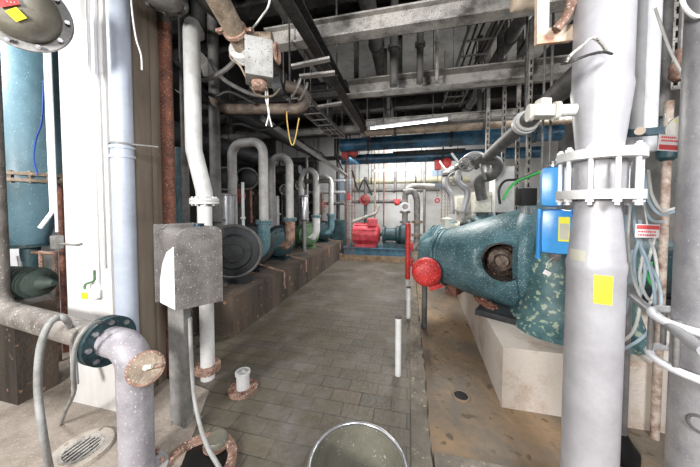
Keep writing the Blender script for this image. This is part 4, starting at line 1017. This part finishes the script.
# tags
def tagplate(px,py,w,h,t,lb,tilt):
    c = D(px,py,t); n_ = V((sa,-ca,0)); x = V((ca,sa,0)); th_ = thing('equipment_tag', lb, 'tag', c, 'red and white equipment tags')
    up_ = V((0,0,1)); x = (x*math.cos(tilt)+up_*math.sin(tilt)); u_ = n_.cross(x); u_ = -u_ if u_.z < 0 else u_
    def rect(cx_,cz_,w_,h_,o0,th2): 
        p = c+x*cx_+u_*cz_+n_*o0
        return MB().prism([p-x*w_/2-u_*h_/2,p+x*w_/2-u_*h_/2,p+x*w_/2+u_*h_/2,p-x*w_/2+u_*h_/2],(0,0,0),n_*th2)
    rect(0,0,w,h,0,.003).build('plate', tag_w, th_)
    rect(0,-h*.28 if py < 200 else h*.28,w*.96,h*.3,.003,.001).build('red_band', tag_red, th_)
    m_ = MB(); random.seed(int(px))
    for row in (0,1):
        xx0 = -w*.4
        while xx0 < w*.36:
            ww = w*random.uniform(.04,.09); p = c+x*(xx0+ww/2)+u_*(h*(.12+.2*row) if py < 200 else -h*(.05+.25*row))+n_*.003
            m_.prism([p-x*ww/2-u_*h*.06,p+x*ww/2-u_*h*.06,p+x*ww/2+u_*h*.06,p-x*ww/2+u_*h*.06],(0,0,0),n_*.001); xx0 += ww+w*.03
    m_.build('print_marks', tag_red, th_)
    MB().cyl(c+u_*h*.4, c+u_*h*.5+V((0,.03,.12)), .003, n=6).build('tie_wire', cable_w, th_)
tagplate(669,143,.115,.085,1.35,'upper red and white tag by the dusty blue bracket bar',-.06)
tagplate(647,231,.125,.07,1.33,'lower red and white tag in the cable bundle',-.03)
# dim equipment at the far right
c = D(650,300,2.9)
for px,py,t,lb,m in ((640,250,3.0,'dim teal motor behind the cable bundle',teal_dark),):
    c = D(px,py,t); t_ = thing('dim_motor', lb, 'motor', (c.x,c.y,.4))
    MB().lathe((c.x-.4,c.y,.8),(1,0,0),[(0,.2),(.05,.33),(.7,.33),(.75,.2),(1.2,.1)],28).build('body', m, t_)
    MB().box((c.x,c.y,.45),(.7,.4,.12)).build('foot', blk_cast, t_)

# ================================================================= FAR END
# motor skid
Yf = 7.3
def fx_(px, Y=Yf): return AY(px,240,Y).x
x0, x1 = fx_(346), fx_(412)
t_ = thing('pump_skid','blue steel skid with feet carrying the red motor at the aisle end','skid',((x0+x1)/2,Yf,0))
MB().section((x0,Yf-.3,.16),(x1,Yf-.3,.16),CSEC(.1,.2,.015)).section((x0,Yf+.3,.16),(x1,Yf+.3,.16),CSEC(.1,.2,.015)).box(((x0+x1)/2,Yf,.345),(x1-x0,.6,.03)).build('frame', duct_blue, t_)
MB().box(((x0+x1)/2-.1,Yf-.3,.08),(x1-x0,.16,.16)).box(((x0+x1)/2-.1,Yf+.3,.08),(x1-x0,.16,.16)).build('timber', wood, t_)
xa, xb = fx_(353), fx_(380)
t_ = thing('red_motor','large pinkish red electric motor on the blue skid','motor',((xa+xb)/2,Yf,.36))
m_ = MB(); zc = .72; m_.lathe((xa,Yf,zc),(1,0,0),[(0,.2),(.04,.29),(xb-xa-.06,.29),(xb-xa,.18)],28)
for k in range(12):
    a_ = 2*math.pi*k/12; e = V((0,math.cos(a_),math.sin(a_)))*.3; m_.box(((xa+xb)/2,Yf+e.y,zc+e.z),(xb-xa-.14,.02,.04),rot=Matrix.Rotation(a_,3,'X'))
m_.build('motor_body', red_mot, t_)
MB().rbox((xb-.2,Yf-.1,zc+.34),(.26,.3,.2),bev=.02).build('terminal_box', red_mot, t_)
MB().box(((xa+xb)/2,Yf,.4),(xb-xa-.2,.5,.08)).build('foot', red_mot, t_)
xc, xd = fx_(381), fx_(408)
t_ = thing('end_pump','dark teal pump coupled to the red motor','pump',((xc+xd)/2,Yf,.36))
MB().lathe((xc-.05,Yf,zc),(1,0,0),[(0,.06),(.1,.06),(.1,.24),(.16,.24),(.2,.18),(.45,.18),(.5,.24),(.55,.24)],26).build('bearing_housing', teal_dark, t_)
MB().lathe((xc+.48,Yf,zc),(1,0,0),[(0,.2),(.1,.3),(.25,.3),(.33,.2)],28).build('volute', teal_dark, t_)
MB().box(((xc+xd)/2,Yf,.42),(.6,.4,.12)).build('foot', teal_dark, t_)
# far wall panels, pipes
for i,(a0,a1,y0_,y1_,lb) in enumerate(((432,446,170,190,'bluish grey panel on the far white wall behind the curved pipes'),(338,350,178,200,'bluish grey panel on the far wall left of the chains'))):
    p0 = AY(a0,y1_,9.38); p1 = AY(a1,y0_,9.38)
    th_ = thing('wall_panel', lb, 'panel', ((p0.x+p1.x)/2,9.36,p0.z), 'bluish panels on the far wall')
    MB().rbox(((p0.x+p1.x)/2,9.37,(p0.z+p1.z)/2),(p1.x-p0.x,.06,p1.z-p0.z),bev=.01).build('panel_body', mat('bluish_panel',(150,166,182),bump=0), th_)
struct('trim_3', MB().box((0,9.37,.15),(9,.06,.3)), pipe_grey)
def far_run(pts, r, m, lb, name='far_pipe', bend=.15):
    return run(name, lb, 'pipe', pts, r, m, bend, 'pipes at the far wall')
g = lambda px,py,t=7.8: D(px,py,t)
t_ = thing('curved_riser','pale curved pipe bending right over the red motor pump','pipe',g(398,240,7.4))
MB().pipe([g(405,238,7.3),g(405,192,7.3),g(412,186,7.3),g(434,187,7.3)],.085,.3,16).build('pipe_run', steel_light, t_)
MB().ring(g(405,212,7.3),(0,0,1),.08,.15,.06).ring(g(405,222,7.3),(0,0,1),.08,.15,.06).build('flanges', steel_grey, t_)
t_ = thing('curved_riser','pale curved pipe dropping beside the tall red post','pipe',g(417,246,7.2))
MB().pipe([g(404,193,7.0),g(414,190,7.0),g(417,200,7.0),g(417,246,7.0),g(408,250,7.0)],.085,.25,16).build('pipe_run', steel_grey, t_)
MB().ring(g(417,222,7.0),(0,0,1),.08,.15,.06).ring(g(417,235,7.0),(0,0,1),.08,.15,.06).build('flanges', brown, t_)
p = g(395,200,7.7); far_run([(p.x,p.y,ZC),(p.x,p.y,p.z+.3)],.04,steel_grey,'thin vertical drop pipe left of the curved pipes on the far wall')
t_ = thing('ring_hook','white steel ring hanging before the curved pipes','ring',g(398,205,7.0))
MB().torus(g(405,207,6.9),V((0,1,0)),.1,.03,24,8).build('ring', white_clean, t_)
p = g(405,203,6.9); MB().cyl(p,(p.x,p.y,ZC),.012,n=6).build('rod', steel_grey, t_)
# valve cluster left of the far wall
t_ = thing('valve_cluster','grimy valve on the horizontal pipe above the red motor','valve',g(365,225,8.0))
q_ = AY(366,196,8.7)
MB().sphere((q_.x,8.62,1.72),.17).cyl((q_.x,8.62,1.5),(q_.x,8.62,2.5),.06,n=12).cyl((q_.x,8.62,0),(q_.x,8.62,1.5),.06,n=12).build('valve_body', pipe_dark, t_)
handwheel((q_.x,8.4,1.72),(0,-1,0),.15,t_,red_dk)
t_ = thing('red_valve','small red valve on the horizontal pipe of the far wall','valve',AY(397,203,8.6))
q_ = AY(397,203,8.55); MB().sphere(q_,.09).box(q_+V((0,0,.1)),(.25,.05,.05)).build('valve_body', red_p, t_)
MB().cyl(q_,q_+V((0,.2,0)),.04,n=10).build('neck', pipe_dark, t_)
run('slanted_pipe','pale slanted pipe above the red motor','pipe',[AY(352,222,8.4),AY(376,213,8.4),AY(378,206,8.4)],.06,steel_light,.12,n=14)
q_ = AY(345,150,8.2)
for px,Y,r_,m,lb in ((346,8.3,.05,pipe_dark,'vertical pipe at the left side of the far wall'),(375,8.4,.035,brown,'thin brown vertical pipe on the far wall behind the red motor'),(384,8.6,.025,rust,'thin dark red vertical pipe on the far wall'),(425,8.5,.04,steel_grey,'grey vertical pipe on the far wall right of the curved pipes'),(338,8.0,.06,blk_cast,'dark vertical pipe at the end of the pump row')):
    x = AY(px,150,Y).x
    far_run([(x,Y,0),(x,Y,ZC)], r_, m, lb)
# hoists
def hoist(px, py, t, lb, chains, zbot):
    c = D(px,py,t); th_ = thing('chain_hoist', lb, 'hoist', c, 'red chain hoists')
    MB().rbox(c+V((-.12,0,-.02)),(.15,.16,.24),bev=.03).rbox(c+V((-.02,0,.02)),(.1,.1,.1),bev=.02).lathe(c+V((.08,-.1,.02)),(0,1,0),[(0,.07),(.03,.11),(.17,.11),(.2,.07)],20).build('hoist_body', red_dk if px < 400 else red_p, th_)
    MB().cyl(c+V((0,0,.1)),(c.x,c.y,c.z+.35),.02,n=8).cyl((c.x,c.y,c.z+.3),(c.x,c.y,ZC),.015,n=8).build('hook', steel_dark, th_)
    for dx, zb_ in chains:
        m_ = MB(); z = c.z-.1; k = 0
        while z > zb_:
            m_.torus((c.x+dx,c.y,z), (1,0,0) if k%2 else (0,1,0), .018, .006, 8, 4); z -= .042; k += 1
        m_.build('chain', rust if px < 400 else brown, th_)
    return c, th_
c, h1 = hoist(350,153,6.2,'dull red chain hoist hanging at the end of the pump row',((-.08,.35),(-.03,.4),(.05,.3),(.12,1.2)),0)
MB().rbox((c.x-.03,c.y,1.75),(.08,.06,.16),bev=.01).build('pendant', red_p, h1)
c, h2 = hoist(443,164,6.2,'bright red chain hoist above the teal refiners',((-.12,1.75),(-.02,1.1),(.06,1.1),(.12,1.3)),0)
MB().torus((c.x-.12,c.y,1.66),(0,1,0),.05,.016,20,8).build('load_hook', red_p, h2)
MB().section((c.x-1.2,c.y,c.z+.26),(c.x+.5,c.y,c.z+.26),ISEC(.08,.09,.01)).build('rail_piece', steel_dark, h2)
# extra far clutter: dim equipment behind the arches
random.seed(3)
for i,(px,py,t,sx1,sz1,m,lb) in enumerate(((338,236,7.9,.5,1.0,teal_dark,'dim teal box at the far end of the pump row'),(296,205,7.6,.6,.9,steel_grey,'dim grey cabinet behind the second arched pipe'),(276,205,7.2,.5,1.0,blk_cast,'black cabinet behind the nearest arched pipe'))):
    c = D(px,py,t); th_ = thing('dim_cabinet', lb, 'cabinet', (c.x,c.y,0), 'dim cabinets behind the pump row')
    MB().rbox((c.x,c.y,c.z),(sx1,.3,sz1),bev=.01).build('housing', m, th_)
    MB().box((c.x,c.y-.155,c.z),(sx1*.8,.014,sz1*.8)).build('door', m, th_)
    MB().box((c.x,c.y,(c.z-sz1/2)/2),(sx1*.6,.2,max(.05,c.z-sz1/2))).build('stand', pipe_dark, th_)

# ================================================================= MORE CLUTTER
# valves and manifolds behind the arches
def valve_station(px, py, t, R0, lb, m, wheel_m, vert=True):
    c = D(px, py, t); z0 = .48 if (-3.6 < c.x < -1.98 and 2.55 < c.y < 7.6) else 0
    th = thing('wheel_valve', lb, 'valve', (c.x,c.y,z0), 'handwheel valves behind the pumps')
    MB().lathe((c.x,c.y,z0),(0,0,1),[(0,R0*1.6),(.03,R0*1.6),(.031,R0),(c.z-z0-.22,R0),(c.z-z0-.2,R0*1.8),(c.z-z0-.17,R0*1.8),(c.z-z0-.16,R0*1.2),(c.z-z0,R0*1.5),(c.z-z0+.16,R0*1.2),(c.z-z0+.17,R0*1.8),(c.z-z0+.2,R0*1.8),(c.z-z0+.201,R0),(c.z-z0+.34,R0),(c.z-z0+.36,R0*.4)],18).build('valve_riser', m, th)
    dv = (V((0,0,1.55))-c); dv.z = 0; dv.normalize()
    MB().cyl(c, c+dv*(R0*2.6), R0*.35, n=8).build('stem', steel_grey, th)
    handwheel(c+dv*(R0*2.8), dv, R0*2.2, th, wheel_m)
valve_station(285,190,5.7,.05,'valve with round wheel seen between nearest and second arches',blk_cast,steel_grey)
valve_station(300,186,6.6,.05,'valve with round wheel seen between second and third arches',pipe_dark,steel_light)
valve_station(239,196,5.0,.05,'valve with red wheel behind the sooty round casing',blk_cast,red_dk)
valve_station(322,205,8.0,.05,'valve with round wheel seen between third and fourth arches',pipe_dark,red_dk)
for (a0,a1,y_,z,r_,m,lb) in ((205,345,7.78,1.95,.05,pipe_grey,'pale thin horizontal pipe far behind the arches, middle one'),(205,345,7.62,2.3,.04,pipe_grey,'pale thin horizontal pipe far behind the arches, top one'),(205,345,7.86,1.6,.05,pipe_dark,'dark horizontal pipe far behind the arches, lowest one'),
                              (352,440,8.9,2.05,.05,pipe_dark,'grimy thin horizontal pipe under the cream duct')):
    xa_, xb_ = AY(a0,150,y_).x, AY(a1,150,y_).x
    th = thing('manifold_pipe', lb, 'pipe', ((xa_+xb_)/2,y_,z-r_), 'thin horizontal pipes at the back')
    MB().cyl((xa_,y_,z),(xb_,y_,z),r_,n=14).build('pipe_run', m, th)
    for k in (.2,.5,.8):
        x_ = xa_+(xb_-xa_)*k; MB().ring((x_,y_,z),(1,0,0),r_*.95,r_*1.8,.05).build('flange', m, th)
        MB().cyl((x_,y_,z+r_),(x_,y_,ZC),.01,n=6).build('hanger_rod', steel_dark, th)
struct('wall_partition', MB().box((-4.05,8.0,1.5),(2.3,.1,3.0)), wall_dk)
# cable tray and overhead clutter on the left
def tray(x, z, y0, y1, w, lb):
    th = thing('cable_tray', lb, 'cable tray', (x,(y0+y1)/2,z), 'overhead cable trays')
    MB().section((x-w/2,y0,z),(x-w/2,y1,z),[(-.008,0),(.008,0),(.008,.06),(-.008,.06)]).build('side_rail', steel_grey, th)
    MB().section((x+w/2,y0,z),(x+w/2,y1,z),[(-.008,0),(.008,0),(.008,.06),(-.008,.06)]).build('side_rail', steel_grey, th)
    y = y0+.1
    while y < y1: MB().box((x,y,z+.01),(w,.03,.012)).build('rung', steel_grey, th); y += .3
    for k in range(3): MB().pipe(smooth([(x-w*.3+k*w*.28+random.uniform(-.02,.02), y0+(y1-y0)*j/5, z+.03) for j in range(6)]), .012, 0, 8).build('tray_cable', black, th)
    for yy_ in (y0+.3,(y0+y1)/2,y1-.3): MB().cyl((x-w/2,yy_,z+.05),(x-w/2,yy_,ZC),.007,n=6).cyl((x+w/2,yy_,z+.05),(x+w/2,yy_,ZC),.007,n=6).build('drop_rods', steel_grey, th)
tray(-1.5, 3.0, 2.9, 5.45, .3, 'ladder cable tray above the white offset riser')
tray(.75, 3.35, 2.7, 5.1, .3, 'ladder cable tray above the trench')
for pts, r_, m, lb in (([(176,62),(200,80),(222,72),(236,60)],.022,pipe_dark,'dark hose sagging left of the white boxed valve'),
                 ([(210,60),(222,78),(246,92),(262,96)],.02,pipe_dark,'dark hose bending under the white boxed valve'),
                 ([(196,86),(214,96),(230,92),(256,104)],.016,black,'black cable sagging above the brown pipe elbow'),
                 ([(300,150),(320,160),(335,158),(343,170)],.02,black,'black cable sagging over the farther arches'),
                 ([(352,170),(358,190),(364,180),(372,195)],.02,black,'black cable loop near the left chain hoist'),
                 ([(222,128),(240,124),(262,130),(285,122)],.018,black,'black cable sagging above the nearest arch')):
    run('sagging_cable', lb, 'cable', smooth([D(x,y,2.5+.9*(lb.find('arch')>0)+3.4*(lb.find('farther')>0 or lb.find('chain')>0)) for x,y in pts]), r_, m, 0, 'sagging cables', n=8)
tag(MB().prism([D(196,47,2.9),D(222,74,2.9),D(220,78,2.9),D(203,76,2.9)],(0,0,0),(0,.02,0)).build('hanging_scrap', steel_light),'crumpled pale sheet scrap hanging in the dark left of the boxed valve','sheet')
# small clutter on top of the refiner and by the far wall
for px,py,t,r_,h_,m,lb in ((447,221,3.9,.06,.16,valve_w,'small pale fitting on the left end of the teal refiners'),(461,212,4.2,.07,.2,steel_light,'small pale fitting right below the wavy pipes'),(478,207,4.3,.06,.18,white_p,'small white fitting behind the refiner crest')):
    c = D(px,py,t); th = thing('small_fitting', lb, 'fitting', (c.x,c.y,c.z-h_), 'small fittings on the refiners')
    MB().lathe((c.x,c.y,c.z-h_),(0,0,1),[(0,r_),(.02,r_*1.5),(.05,r_*1.5),(.06,r_),(h_,r_),(h_+.01,r_*1.4),(h_+.04,r_*1.4),(h_+.05,r_*.5)],18).build('body', m, th)
    MB().cyl((c.x,c.y,c.z-h_*.4),(c.x+.18,c.y-.02,c.z-h_*.4),r_*.5,n=10).ring((c.x+.16,c.y-.02,c.z-h_*.4),(1,0,0),r_*.4,r_,.02).build('side_branch', m, th)
    MB().cyl((c.x,c.y,.4),(c.x,c.y,c.z-h_),r_*.7,n=12).build('stand_tube', pipe_dark, th)
# debris under refiner
random.seed(11)
for i,(x_,y_,lb) in enumerate(((.86,3.0,'rusty debris lump on the plinth edge below the refiner opening'),(.88,3.3,'flat rusty debris on the plinth edge farther back'))):
    mb = MB(); bmesh.ops.create_icosphere(mb.bm, subdivisions=3, radius=.09)
    for v_ in mb.bm.verts: v_.co = V((v_.co.x*1.0, v_.co.y*1.6, max(v_.co.z,-.03)*.7)) * random.uniform(.8,1.2) + V((x_,y_,.43))
    tag(mb.build('rusty_lump', rust), lb, 'lump', 'rusty debris on the plinth')

# ================================================================= LIGHT + CAMERA
def area(name, loc, tgt, size, e, col=(1,1,1), sy=None):
    l = bpy.data.lights.new(name,'AREA'); l.energy = e; l.color = col; l.size = size
    if sy: l.shape = 'RECTANGLE'; l.size_y = sy
    o = bpy.data.objects.new(name,l); COL.objects.link(o); o.location = loc
    o.rotation_euler = (V(tgt)-V(loc)).to_track_quat('-Z','Y').to_euler(); return o
area('daylight_left', (-1.5,-1.9,2.1), (-1.7,2,1.2), .6, 130, (1,.98,.95))
area('daylight_right', (1.3,-1.2,2.9), (1.0,2,1.2), .9, 100, (.97,.98,1))
area('far_wall_fill', (-.2,7.7,3.4), (-.2,9.0,1.0), 1.6, 95)  # unseen fill light added to brighten the far wall
area('mid_lamp', (.2,4.6,2.75), (.3,4.6,0), .8, 45, (1,.97,.92))
area('right_bay_fill', (3.0,4.5,3.4), (2.0,4.0,.8), 1.5, 90, (.95,.98,1))  # side fill added for the right bay, no fitting modelled
area('left_bay_fill', (-3.6,.6,3.4), (-3.4,1.6,1.0), .8, 60, (1,1,1))  # unseen side fill added over the left bay
area('far_left_fill', (-1.2,6.9,2.6), (-2.4,6.9,.8), .8, 25, (1,1,1))  # small fill added for the far pumps, without a fitting
w = bpy.data.worlds.new('World'); bpy.context.scene.world = w; w.use_nodes = True
w.node_tree.nodes['Background'].inputs[0].default_value = (.8,.85,.9,1); w.node_tree.nodes['Background'].inputs[1].default_value = .09
cam = bpy.data.cameras.new('camera'); co = bpy.data.objects.new('camera', cam); COL.objects.link(co)
cam.sensor_width = 36; cam.lens = 36*F/700; cam.clip_start = .02
cam.shift_y = -(233.5-CYP)/700
co.location = (0,0,EYE); co.rotation_euler = (math.pi/2-PIT, 0, YAW)
sc = bpy.context.scene; sc.camera = co
sc.view_settings.view_transform = 'Standard'; sc.view_settings.look = 'None'; sc.view_settings.gamma = 1; sc.view_settings.exposure = .7
